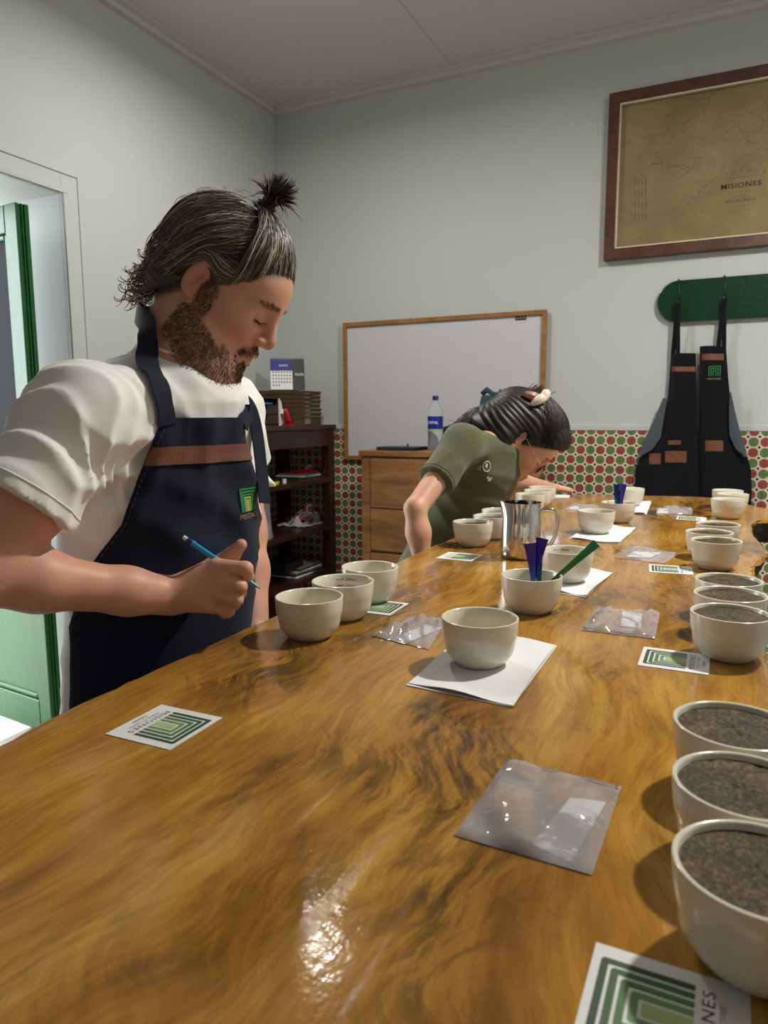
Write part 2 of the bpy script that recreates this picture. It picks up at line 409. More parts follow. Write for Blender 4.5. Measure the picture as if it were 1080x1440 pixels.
# cove strips along the ceiling, ceiling sheet joints
struct('trim_1', MB().box((XL, YB-0.035, ZC-0.03), (XR, YB-0.001, ZC-0.001)).box((XL, YB-0.075, ZC-0.008), (XR, YB-0.036, ZC-0.001)), M_CEIL)
struct('trim_2', MB().box((XL+0.001, YF, ZC-0.03), (XL+0.035, YB-0.04, ZC-0.001)).box((XL+0.036, YF, ZC-0.008), (XL+0.075, YB-0.08, ZC-0.001)), M_CEIL)
jm = MB(); p0 = onz(557, 0, ZC)
for k in range(-1, 4):
    x = float(p0[0])+1.22*(k-1)
    if XL+0.1 < x < XR-0.1: jm.box((x-0.012, YF, ZC-0.004), (x+0.012, YB-0.08, ZC-0.0005))
struct('trim_3', jm, M_CEIL)
# plaster ledge over the tiles, tiles one by one
TT = HC-0.0812                                     # top of the wainscot
TX0 = -2.0231
tile_me = mesh_data('tile', *(lambda m: (m.v, m.f))(MB().box((0.0008, -0.008, 0.0008), (0.1992, 0, 0.1992))), M_TILE)
gb = struct('trim_4', MB().box((XL+0.012, YB-0.005, 0), (XR, YB-0.001, TT)), M_GROUT)
gl = struct('trim_5', MB().box((XL+0.001, DJ+0.10, 0), (XL+0.005, YB-0.012, TT)), M_GROUT)
def add_tile(parent, loc, rz, sx=1.0):
    o = bpy.data.objects.new('tile', tile_me); COL.objects.link(o); o.parent = parent; o.location = loc; o.rotation_euler = (0, 0, rz); o.scale = (sx, 1, 1)
    return o
for r in range(6):
    z = TT-0.2*(r+1)
    for c in range(-2, 19):
        x = TX0+0.2*c
        if x < XL+0.012 or x > XR-0.2: continue
        add_tile(gb, (x, YB-0.005, z), 0)
    y = DJ+0.11
    while y+0.2 < YB-0.012:
        add_tile(gl, (XL+0.005, y, z), PI/2); y += 0.2
x0t = TX0-0.4
for r in range(6):                                  # cut tiles in the corner
    w = x0t-(XL+0.013)
    if w > 0.02: add_tile(gb, (XL+0.013, YB-0.005, TT-0.2*(r+1)), 0, w/0.2)
struct('trim_6', MB().box((XL+0.002, YB-0.016, TT), (XR, YB-0.001, TT+0.03)), M_WALL, bevel=0.004)
struct('baseboard_left', MB().box((XL+0.001, DJ+0.10, 0.001), (XL+0.025, YB-0.02, 0.14)), wood_mat('brown_baseboard', (88, 54, 40), (110, 70, 52), (128, 84, 64)))
# doorway: plaster architrave, one folded green leaf standing open outwards
am = MB(); a0, a1, ap = D0-0.11, DJ+0.10, DTOP+0.10
am.box((XL+0.0005, DJ, 0), (XL+0.014, a1, ap)); am.box((XL+0.0005, a0, 0), (XL+0.014, D0, ap)); am.box((XL+0.0005, D0, DTOP), (XL+0.014, DJ, ap))
am.box((XL+0.014, DJ+0.004, 0), (XL+0.022, DJ+0.03, DTOP+0.004)); am.box((XL+0.014, D0, DTOP+0.004), (XL+0.022, DJ+0.03, DTOP+0.03))
am.box((XL+0.014, a1-0.018, 0), (XL+0.019, a1, ap)); am.box((XL+0.014, D0, ap-0.018), (XL+0.019, a1-0.018, ap))
struct('trim_7', am, M_WALL, bevel=0.003)
lc = onz(74, 1034, 0.008); LZ1 = float(onx(33, 287, float(lc[0]))[2]); LW, LT = 0.62, 0.048
LDIR = np.array([-0.9954, 0.096, 0]); LN = np.array([0.096, 0.9954, 0])          # along the leaf (outwards), through its thickness
def leaf(mb):                                     # local: x along the leaf from its room-side end, y through it, z up
    v = np.array(mb.v); mb.v = [tuple(np.array([lc[0], lc[1], 0])+p[0]*LDIR+p[1]*LN+p[2]*ZV) for p in v]; return mb
ST, LZ0, MID = 0.075, 0.008, 0.99
door = obj('door_1', leaf(MB().box((0, 0, LZ0), (ST, LT, LZ1)).box((LW-ST, 0, LZ0), (LW, LT, LZ1)).box((ST, 0, LZ0), (LW-ST, LT, LZ0+0.13)).box((ST, 0, LZ1-0.10), (LW-ST, LT, LZ1)).box((ST, 0, MID), (LW-ST, LT, MID+0.09))), M_GREEN, bevel=0.004)
door['kind'] = 'structure'
def mould(x0, x1, z0, z1, y, w, d):
    return leaf(MB().box((x0, y, z0), (x0+w, y+d, z1)).box((x1-w, y, z0), (x1, y+d, z1)).box((x0+w, y, z0), (x1-w, y+d, z0+w)).box((x0+w, y, z1-w), (x1-w, y+d, z1)))
obj('moulding', mould(ST+0.001, LW-ST-0.001, LZ0+0.131, MID-0.001, 0.007, 0.020, 0.024), M_GREEN, door, bevel=0.006)
obj('moulding', mould(ST+0.001, LW-ST-0.001, MID+0.091, LZ1-0.101, 0.007, 0.020, 0.024), M_GREEN, door, bevel=0.006)
obj('lower_panel', leaf(MB().box((ST+0.002, 0.016, LZ0+0.132), (LW-ST-0.002, 0.034, MID-0.002))), M_GREEN, door)
obj('pane', leaf(MB().box((ST+0.002, 0.018, MID+0.092), (LW-ST-0.002, 0.028, LZ1-0.102))), plain('dark_door_glass', (15, 17, 24), 0.4, noise=0.1, spec=0.04), door)
obj('edge_bead', leaf(MB().box((-0.006, 0.018, LZ0), (-0.0002, 0.022, LZ1-0.002)).box((-0.006, 0.030, LZ0), (-0.0002, 0.046, LZ1-0.002))), M_GREEN, door)

# ------------------------------------------------------------------ ceiling lamps (out of the picture, over the table)
def ceiling_lamp(x, y, watts, label):
    t = thing('ceiling_lamp_offscreen', label, 'lamp', (x, y, ZC-0.16), 0, 'ceiling lamps')
    obj('rose', MB().lathe([(0.055, 0.159), (0.055, 0.145), (0.03, 0.135), (0.022, 0.10)], 28), M_WHITEPL, t, auto=40)
    m = NT('lamp_bulb_glass'); e = m.node('ShaderNodeEmission'); e.inputs[0].default_value = (1.0, 0.95, 0.87, 1); e.inputs[1].default_value = 25.0
    m.link(e.outputs[0], m.out.inputs[0])
    obj('bulb_offscreen', MB().lathe([(0.016, 0.098), (0.034, 0.075), (0.042, 0.05), (0.036, 0.022), (0.018, 0.008), (0.002, 0.004)], 24), m.m, t, smooth=True)
    ld = bpy.data.lights.new('ceiling_lamp_light_offscreen', 'AREA'); ld.shape = 'DISK'; ld.size = 0.13; ld.energy = watts; ld.color = (1.0, 0.95, 0.87)
    lo = bpy.data.objects.new('ceiling_lamp_light_offscreen', ld); COL.objects.link(lo); lo.parent = t; lo.location = (0, 0, -0.004)
for (p, w), nm in zip(LAMPS, ('bare white bulb on the ceiling right of the table', 'bare white bulb on the ceiling over the bookshelf side')): ceiling_lamp(p[0], p[1], w, nm)

# ------------------------------------------------------------------ the live-edge table
def smooth_closed(P, it=2):
    P = np.array(P, float)
    for _ in range(it):
        Q = np.roll(P, -1, 0); P = np.stack([0.75*P+0.25*Q, 0.25*P+0.75*Q], 1).reshape(-1, P.shape[1])
    return P
edge_px = [(0, 1050), (47, 1023), (83, 1004), (140, 979), (200, 951), (300, 905), (370, 873), (470, 829), (553, 794), (598, 772), (640, 756), (700, 729), (745, 711), (775, 699), (792, 695.5), (850, 696), (915, 697), (1005, 699), (1044, 706), (1062, 713), (1090, 716)]
edge_px2 = [(1066, 728), (1056, 734), (1053, 743), (1059, 754), (1071, 764), (1076, 774), (1069, 782), (1059, 789), (1054, 799), (1053, 812), (1058, 830), (1066, 860), (1071, 900), (1072, 935)]
P = [onz(a, b, ZT)[:2] for a, b in edge_px]+[(0.33, 2.62), (0.42, 2.45), (0.30, 2.31)]+[onz(a, b, ZT)[:2] for a, b in edge_px2]
P += [(0.064, 0.80), (0.075, 0.70), (0.092, 0.58), (0.11, 0.42), (0.13, 0.2), (0.16, -0.05), (0.12, -0.33), (-0.05, -0.40), (-0.35, -0.41), (-0.55, -0.36), (-0.63, -0.1), (-0.60, 0.15), (-0.585, 0.32)]
P = smooth_closed(P, 2)
P += RNG.normal(0, 0.0012, P.shape)
TABC = np.array([-0.25, 1.2])
def offset_poly(P, d):
    T = np.roll(P, -1, 0)-np.roll(P, 1, 0); N = np.stack([-T[:, 1], T[:, 0]], 1); N /= np.linalg.norm(N, axis=1)[:, None]
    A = 0.5*np.sum(P[:, 0]*np.roll(P[:, 1], -1)-np.roll(P[:, 0], -1)*P[:, 1])
    return P+N*d*(1 if A > 0 else -1)
TH = 0.075
rings = [(0.0, 0.006), (0.0, 0.0015), (-0.003, -0.004), (-0.012, -0.006), (-0.03, 0.002), (-0.05, 0.014), (-TH, 0.032)]
mbt = MB(); n = len(P)
allv = []
for k, (dz, ins) in enumerate(rings):
    Q = offset_poly(P, ins)
    if k >= 3: Q = Q+RNG.normal(0, 0.0028, Q.shape)
    allv += [(q[0], q[1], ZT+dz) for q in Q]
fs = [(k*n+i, k*n+(i+1) % n, (k+1)*n+(i+1) % n, (k+1)*n+i) for k in range(len(rings)-1) for i in range(n)]
bark_from = 3*n
top_faces = fs[:3*n]; bark_faces = fs[3*n:]
tab = thing('live_edge_table', 'long varnished live-edge wooden slab table in the middle of the room', 'table', (TABC[0], TABC[1], 0))
o = obj('slab', MB().add(allv[:4*n], [tuple(range(n))]+top_faces), M_SLAB, tab, world=True)
t_ = NT('dark_bark'); v_ = t_.position((1, 1, 3)); nn_ = t_.noise(v_, 35, 5, 0.7)
M_BARK = t_.set(color=t_.ramp(nn_, [(0.3, (22, 16, 12)), (0.55, (52, 40, 30)), (0.75, (96, 78, 58))]), rough=0.75, normal=t_.bump(nn_, 0.8, 0.006))
obj('bark_edge', MB().add(allv[3*n:], [tuple(i+(k*n) for i in ()) for k in ()]+[tuple(j-3*n for j in f) for f in bark_faces]+[tuple(range(4*n-1-n+0, 3*n-1, -1))]), M_BARK, tab, world=True, smooth=False)
for y in (0.15, 2.3):
    for x in (-0.5, -0.02):
        obj('leg', MB().lathe([(0.045, 0.0), (0.045, 0.02), (0.038, 0.06), (0.042, 0.5), (0.05, ZT-TH-0.07), (0.055, ZT-TH-0.061)], 16, (x, y, 0)), M_DKWOOD, tab, world=True, auto=40)
    obj('crossbeam', MB().box((-0.55, y-0.04, ZT-TH-0.06), (0.03, y+0.04, ZT-TH-0.0005)), M_DKWOOD, tab, world=True, bevel=0.004)

# ------------------------------------------------------------------ bowls
BR, BF, BH = 0.0466, 0.0300, 0.0565
def bowl_profile():
    out = [(0.0, 0.0), (BF-0.002, 0.0), (BF, 0.0015), (BF+0.0045, 0.006), (0.0405, 0.0145), (0.0425, 0.022), (0.0432, 0.029), (0.0448, 0.034), (0.0456, 0.040), (0.0464, BH-0.002), (0.0463, BH-0.0005), (0.0455, BH)]
    inn = [(0.0440, BH-0.0002), (0.0428, BH-0.0015), (0.0423, 0.040), (0.0405, 0.030), (0.0375, 0.019), (0.029, 0.0105), (0.015, 0.0075), (0.0, 0.007)]
    return out, inn
def bowl_mesh():
    o, i = bowl_profile(); return MB().lathe(o[1:]+i[:-1], 56)
bme = None
def make_bowl(label, loc, rotz=0, group=None, coffee=None, marks=True):
    global bme
    t = thing('cupping_bowl', label, 'bowl', loc, rotz, group)
    if bme is None:
        ob = obj('vessel', bowl_mesh(), M_CERAMIC, t, auto=50); bme = ob.data
    else:
        ob = bpy.data.objects.new('vessel', bme); COL.objects.link(ob); ob.parent = t
    if coffee: 
        c = bpy.data.objects.new('coffee', coffee); COL.objects.link(c); c.parent = t
    if marks:
        mk = bpy.data.objects.new('volume_marks', marks_me); COL.objects.link(mk); mk.parent = t
    return t
# volume marks printed inside: 200ml / 150ml lines
mbm = MB()
def on_inner(x, z):             # x along the wall, z height -> point on the inner wall facing -y side
    r = np.interp(z, [0.019, 0.030, 0.040, BH-0.0015], [0.0375, 0.0405, 0.0423, 0.0428])-0.0004
    a = PI/2-x/0.0425
    return (r*np.cos(a), r*np.sin(a), z)
for body, z in (('200ml', 0.0480), ('150ml', 0.0385)):
    vs, fs_ = text_geo(body, 1.1); sc = 0.0042
    mbm.add([on_inner(v[0]*sc+0.001, z-0.002+v[1]*sc) for v in vs], fs_)
    if body == '200ml': segs = [(-0.0135, -0.0105), (-0.009, -0.0075), (-0.006, -0.003)]
    else: segs = [(-0.0135, -0.003)]
    for a, b in segs: mbm.add([on_inner(a, z-0.0006), on_inner(b, z-0.0006), on_inner(b, z+0.0006), on_inner(a, z+0.0006)], [(0, 1, 2, 3)])
marks_me = mesh_data('volume_marks', mbm.v, mbm.f, M_INK)
def coffee_mat(name, crust):
    t = NT(name); v = t.coords(); n = t.noise(v, 250, 4, 0.8); b = t.noise(v, 35, 4)
    f = t.math('ADD', t.math('MULTIPLY', n, 0.7), t.math('MULTIPLY', b, 0.3))
    if crust:
        col = t.ramp(f, [(0.37, (26, 18, 9)), (0.49, (60, 47, 26)), (0.62, (122, 102, 62))]); return t.set(color=col, rough=0.5, spec=0.25, normal=t.bump(f, 0.9, 0.0022))
    col = t.ramp(f, [(0.35, (30, 20, 15)), (0.6, (58, 42, 32)), (0.75, (96, 78, 64))]); return t.set(color=col, rough=0.25, normal=t.bump(f, 0.25, 0.001))
def disc(z, r, wob=0.0):
    rings_ = 10; nn = 48; vs = [(0, 0, z)]; fs_ = []
    for i in range(1, rings_+1):
        rr = r*i/rings_
        for k in range(nn):
            a = 2*PI*k/nn; vs.append((rr*math.cos(a), rr*math.sin(a), z+(RNG.normal(0, wob) if i < rings_ else 0)))
    for k in range(nn): fs_.append((0, 1+k, 1+(k+1) % nn))
    for i in range(1, rings_):
        for k in range(nn):
            a = 1+(i-1)*nn; b = 1+i*nn; fs_.append((a+k, b+k, b+(k+1) % nn, a+(k+1) % nn))
    return vs, fs_
CRUST = mesh_data('coffee', *disc(0.0515, 0.0427, 0.0006), coffee_mat('coffee_crust', True), True)
BREW = mesh_data('coffee', *disc(0.0480, 0.0426, 0.0002), coffee_mat('brewed_coffee', False), True)
def grp(pts, labels, coffee, group):
    for (x, y), l in zip(pts, labels): make_bowl(l, (x, y, ZT+0.0002), random.uniform(0, 6.28), group, coffee, coffee is None)
make_bowl('empty cream cupping bowl closest to the man\'s pencil hand', (-0.4998, 0.8087, ZT+0.0002), 2.6, 'empty bowls by the man')
make_bowl('empty cream bowl with 200ml and 150ml marks showing inside, middle of the man\'s three', (-0.502, 0.9078, ZT+0.0002), 0.42, 'empty bowls by the man')
make_bowl('empty cream bowl standing on a green logo card past the man\'s other bowls', (-0.5089, 1.012, ZT+0.0008), -0.9, 'empty bowls by the man')
NAPZ = 0.0026
make_bowl('empty cream bowl alone on the white napkin beside the largest clear label bag', (-0.2542, 0.7999, ZT+NAPZ), 2.5, 'water bowls on the centre line')
make_bowl('cream bowl holding purple and green spoons, standing in front of the steel pitcher', (-0.2558, 1.0624, ZT+0.0002), 2.2, 'spoon bowls')
make_bowl('white bowl on a napkin right behind the bowl of purple and green spoons', (-0.2448, 1.2792, ZT+NAPZ), 0.5, 'water bowls on the centre line')
make_bowl('white bowl on a napkin past the steel pitcher\'s handle', (-0.2826, 1.8413, ZT+NAPZ), 2.4, 'water bowls on the centre line')
make_bowl('white bowl holding upright dark blue and purple spoons near the far end of the table', (-0.2579, 2.067, ZT+0.0002), 2.4, 'spoon bowls')
make_bowl('white bowl on a napkin, last on the centre line before the table\'s far end', (-0.2723, 2.4583, ZT+NAPZ), 2.4, 'water bowls on the centre line')
gC = ['first', 'middle', 'last']
grp([(-0.5143, 1.5539), (-0.5026, 1.6666), (-0.5161, 1.7769)], ['bowl of dark coffee beside the small logo card below the woman\'s elbow', 'bowl of dark coffee in the middle of three between the woman and the pitcher', 'bowl of dark coffee tucked furthest behind the steel pitcher'], BREW, 'brewed bowls by the woman')
grp([(-0.5359, 2.1856), (-0.5402, 2.304), (-0.5505, 2.4052)], ['bowl of dark coffee under the woman\'s chin, nearest the pitcher', 'bowl of dark coffee under the woman\'s nose, middle of three', 'bowl of dark coffee next to the woman\'s hand on the table'], BREW, 'brewed bowls under the woman\'s face')
grp([(0.0205, 2.2725), (0.0327, 2.4298), (0.0196, 2.5419)], ['bowl of dark coffee nearest the logo card in the trio by the hanging aprons', 'middle bowl of dark coffee in the trio by the hanging aprons', 'bowl of dark coffee at the table\'s far corner below the hanging aprons'], BREW, 'bowls at the far right corner')
grp([(-0.0031, 1.5136), (-0.0171, 1.6201), (-0.0018, 1.7459)], ['coffee bowl at the front of the trio beside the notch in the table edge', 'middle coffee bowl of the trio beside the notch in the table edge', 'coffee bowl at the back of the trio beside the notch in the table edge'], CRUST, 'bowls by the notch in the slab')
grp([(0.0191, 0.9565), (0.0194, 1.0599), (0.0175, 1.1533)], ['bowl of crusted coffee touching the corner of a logo card, front of its trio', 'middle bowl of crusted coffee between two others along the table\'s right edge', 'bowl of crusted coffee at the back of its trio, before the notch'], CRUST, 'bowls in the middle of the right edge')
grp([(0.0320, 0.4095), (0.0262, 0.5045), (0.0208, 0.6032)], ['largest-looking bowl of crusted coffee beside the big logo card', 'bowl of crusted coffee in the middle of the trio opposite the clear bag', 'bowl of crusted coffee at the back of the trio opposite the clear bag'], CRUST, 'bowls at the near right edge')

# ------------------------------------------------------------------ logo cards
CW, CH = 0.076, 0.0785
def arch_bands():
    """nested square arches open at the bottom; returns list of (material index, MB) in card space (x right, y up, centre 0)"""
    cx, y0, y1 = 0.0, -0.0135, 0.0345; hw = 0.0285; bands = []
    nB = 5; step = hw/(nB*2-1+0.6)
    for i in range(nB):
        a = hw-i*2*step; th = step*1.42; top = y1-i*2*step
        m = MB()
        if i < nB-1:
            c = 0.0016
            poly = [(-a, y0), (-a, top-c), (-a+c, top), (a-c, top), (a, top-c), (a, y0), (a-th, y0), (a-th, top-th), (-a+th, top-th), (-a+th, y0)]
            for quad in ((0, 1, 8, 9), (1, 2, 3, 4, 7, 8), (4, 5, 6, 7)): m.add([(poly[j][0], poly[j][1], 0) for j in quad], [tuple(range(len(quad)))])
        else: m.add([(-a, y0, 0), (-a, top, 0), (a, top, 0), (a, y0, 0)], [(0, 1, 2, 3)])
        bands.append((i, m))
    return bands
def build_card_meshes():
    m = MB().box((-CW/2, -CH/2, 0), (CW/2, CH/2, 0.0006)); out = [('sheet', mesh_data('sheet', m.v, m.f, M_CARD))]
    for i, b in arch_bands():
        out.append(('emblem_band', mesh_data('emblem_band', [(v[0], v[1], 0.00075) for v in b.v], b.f, M_GREENS[i])))
    t = MB(); put_text(t, 'MISIONES', (0, -0.0200, 0.00075), (1, 0, 0), (0, 1, 0), 0.0062, 0.054, 1.15)
    out.append(('lettering', mesh_data('lettering', t.v, t.f, M_INK)))
    t = MB(); put_text(t, 'SPECIALTY COFFEE', (0, -0.0268, 0.00075), (1, 0, 0), (0, 1, 0), 0.0030, 0.040, 1.1); put_text(t, 'Colombia', (0, -0.0325, 0.00075), (1, 0, 0), (0, 1, 0), 0.0042, 0.018)
    out.append(('small_print', mesh_data('small_print', t.v, t.f, M_INKG)))
    return out
CARD_ME = build_card_meshes()
def card(loc, rotz, label):
    t = thing('logo_card', label, 'card', loc, rotz, 'green logo cards on the table')
    sheet = None
    for nm, me in CARD_ME:
        o = bpy.data.objects.new(nm, me); COL.objects.link(o)
        o.parent = t if sheet is None else sheet
        if sheet is None: sheet = o
    return t
def ctr(*p): return np.mean([onz(a, b, ZT)[:2] for a, b in p], 0)
# rotz: card top points along local +y.  Left row: top towards +x -> rotz=-90deg ; right row: top towards -x -> +90deg
z1 = ZT+0.0002
c = ctr((315.2, 1010.7), (239.3, 1056.1), (144.8, 1033), (227.2, 990.7)); card((c[0], c[1], z1), -PI/2+0.01, 'white card with green square-arch logo alone on the wood in front of the man')
c = onz(546, 866, ZT); card((c[0]-0.038, c[1]+0.038, z1), -PI/2+0.02, 'green logo card half under an empty bowl beside the man')
c = ctr((678.9, 780.3), (662, 790.3), (613.6, 785.3), (631.7, 776)); card((c[0], c[1], z1), -PI/2-0.02, 'small white logo card beside the woman\'s trio of coffee bowls')
c = ctr((900.7, 936.9), (905.9, 909.9), (994, 921), (996.5, 949.8)); card((c[0], c[1], z1), PI/2, 'green logo card between a clear bag and the crusted bowls on the right edge')
c = ctr((911.7, 804.8), (914.6, 794), (973.5, 797.5), (973.1, 808.3)); card((c[0], c[1], z1), PI/2+0.1, 'green logo card beside the trio at the notch in the slab')
c = ctr((949.6, 726.3), (996.5, 727), (995.4, 732.5), (948.5, 731.5)); card((c[0], c[1], z1), PI/2, 'green logo card by the far trio below the hanging aprons')
card((-0.0115, 0.347, z1), PI/2-0.01, 'big-looking green logo card at the foot of the nearest crusted coffee bowl')

# ------------------------------------------------------------------ clear bags with paper labels
def sheet_grid(corners, n=(16, 20), z=0.0, amp=0.0, seed=0, edge=0.3):
    """bilinear grid over four corners (xy), wrinkled"""
    r = np.random.default_rng(seed); A, B, C, D = [np.array(c[:2]) for c in corners]
    U, V = np.meshgrid(np.linspace(0, 1, n[0]), np.linspace(0, 1, n[1]), indexing='ij')
    XY = (A*((1-U)*(1-V))[..., None]+B*(U*(1-V))[..., None]+C*(U*V)[..., None]+D*((1-U)*V)[..., None])
    Z = np.zeros_like(U)
    for _ in range(5):
        kx, ky, ph = r.normal(0, 7), r.normal(0, 7), r.uniform(0, 6.28); Z += np.sin(kx*U+ky*V+ph)
    Z = np.abs(Z)*amp/2.2*(edge+(1-edge)*(16*U*(1-U)*V*(1-V))**0.5)
    return np.dstack([XY, z+Z])
def bag(corners, lab, label, seed, zipside=0, amp=0.008):
    P = [onz(a, b, ZT)[:2] for a, b in corners]; c = np.mean(P, 0)
    t = thing('clear_zip_bag', label, 'plastic bag', (c[0], c[1], ZT), 0, 'clear label bags on the table')
    G = sheet_grid(P, (20, 24), ZT+0.0022, amp, seed)
    lo = sheet_grid(P, (20, 24), ZT+0.0005, 0.0, seed)
    a, b = G.shape[:2]; n = a*b; m = MB()
    fs_ = [(i*b+j, i*b+j+1, (i+1)*b+j+1, (i+1)*b+j) for i in range(a-1) for j in range(b-1)]
    E_ = G.copy(); k = (0, a-1)
    for i in k: E_[i, :, 2] = ZT+0.0010
    for j in (0, b-1): E_[:, j, 2] = ZT+0.0010
    m.add(E_.reshape(-1, 3), fs_)
    f_ = obj('film', m, M_FILM, t, world=True, smooth=True)
    # zip ridge and side seals
    A, B = np.array([*P[zipside], 0]), np.array([*P[(zipside+1) % 4], 0]); inn = (np.array([*c, 0])-(A+B)/2); inn /= np.linalg.norm(inn)
    for d in (0.004, 0.0075):
        pts = [A+(B-A)*s+inn*d+np.array([0, 0, ZT+0.0022+0.0016*abs(math.sin(9*s+seed))]) for s in np.linspace(0.02, 0.98, 14)]
        obj('zip_ridge', MB().tube(pts, 0.0007, 5), M_FILM, t, world=True, smooth=True)
    L = [onz(a_, b_, ZT)[:2] for a_, b_ in lab]
    LG = sheet_grid(L, (6, 6), ZT+0.0011, 0.0006, seed+3, 0.0)
    lo_ = obj('paper_label', MB().slabgrid(LG, (0, 0, 0.0003)), M_PAPER, t, world=True, smooth=False)
    LA, LB, LC, LD = [np.array([*q, ZT+0.0019]) for q in L]; X = LB-LA; Y = LA-LD; X /= np.linalg.norm(X); Y /= np.linalg.norm(Y)
    return t
bag([(712.5, 1070), (874, 1107.5), (832.5, 1232.5), (637.5, 1176)], [(802.5, 1123.5), (852.5, 1130), (802.5, 1214), (747.5, 1190)], 'largest-looking clear zip bag with a white label on bare wood', 1, 0)
bag([(588, 866), (629, 871), (603, 914.4), (520.7, 894.4)], [(598, 880), (622, 884), (568, 907), (547, 900)], 'clear zip bag with a white label beside the man\'s empty bowls', 2, 0)
bag([(838.6, 856.3), (928.3, 861.3), (921.3, 899.3), (816.5, 887)], [(874.9, 860.6), (903, 864), (900.9, 885), (872.8, 881)], 'flat clear zip bag above the green logo card and crusted bowls', 3, 2)
bag([(887, 767.3), (953.8, 780.2), (933, 792.7), (863, 785)], [(891, 776), (930, 778), (915, 785), (880, 784)], 'clear zip bag opposite the trio at the notch', 4, 0, 0.009)
bag([(923.5, 714.6), (974, 715.2), (973.5, 723.5), (922.5, 722.5)], [(924, 715.2), (940, 715.4), (940, 722.3), (924, 722)], 'clear zip bag near the table\'s far end by the aprons', 5, 1)
bag([(806, 708.5), (845, 712.5), (838, 719), (793, 717)], [(800, 714), (812, 712), (816, 717), (802, 716.6)], 'crumpled clear zip bag past the pitcher near the woman\'s hand', 6, 0, 0.006)
bag([(764, 749), (790, 750), (786, 768), (757, 767)], [(768, 754), (785, 754.4), (783, 766), (766, 765.5)], 'clear zip bag with a printed label seen through the pitcher handle', 7, 0, 0.003)
c = ctr((782, 696.5), (797, 697), (796, 702), (780, 701.5)); cc = MB().box((-0.03, -0.045, 0), (0.03, 0.045, 0.004)); o = obj('white_notecard', cc, M_CARD, loc=None); o.location = (c[0], c[1], ZT+0.0003); o.rotation_euler = (0, 0, 0.15); tag(o, 'small white card stack lying by the woman\'s fingertips', 'card')

# ------------------------------------------------------------------ paper napkins
def napkin(corners, label, seed):
    P = [onz(a, b, ZT)[:2] for a, b in corners]
    if len(P) == 3: P.append(P[0]+P[2]-P[1])
    c = np.mean(P, 0); t = thing('paper_napkin', label, 'napkin', (c[0], c[1], ZT), 0, 'white napkins under the bowls')
    r = np.random.default_rng(seed)
    for k, (z, s) in enumerate(((ZT+0.0003, 1.0), (ZT+0.0013, 0.985))):
        Q = [c+(p-c)*s+(r.normal(0, 0.002, 2) if k else 0) for p in P]
        G = sheet_grid(Q, (12, 14), z, 0.0, seed+k)
        U, V = np.meshgrid(np.linspace(0, 1, 12), np.linspace(0, 1, 14), indexing='ij')
        mid = np.clip(1-np.hypot(U-0.5, V-0.5)/0.45, 0, 1)
        edge_w = np.exp(-np.minimum(np.minimum(U, 1-U), np.minimum(V, 1-V))/0.1)
        if k: G[..., 2] += edge_w*0.0035*(0.5+0.5*np.sin(7*U+5*V+seed))*(mid < 0.25)
        obj('ply', MB().slabgrid(G, (0, 0, 0.0009)), M_PAPER, t, world=True, auto=50)
    return t
napkin([(571, 964.4), (719.6, 995.6), (783.3, 908.9)], 'white paper napkin under the lone empty bowl, largest in view', 11)
napkin([(762, 831), (822.8, 840.5), (859.7, 806)], 'white paper napkin under the bowl behind the purple spoons', 12)
napkin([(800.6, 757.8), (870.3, 765.6), (893, 743.4)], 'white paper napkin under the bowl past the pitcher', 13)
napkin([(862, 719.5), (909, 723.5), (916, 706.5)], 'white paper napkin under the last centre bowl by the far end', 14)

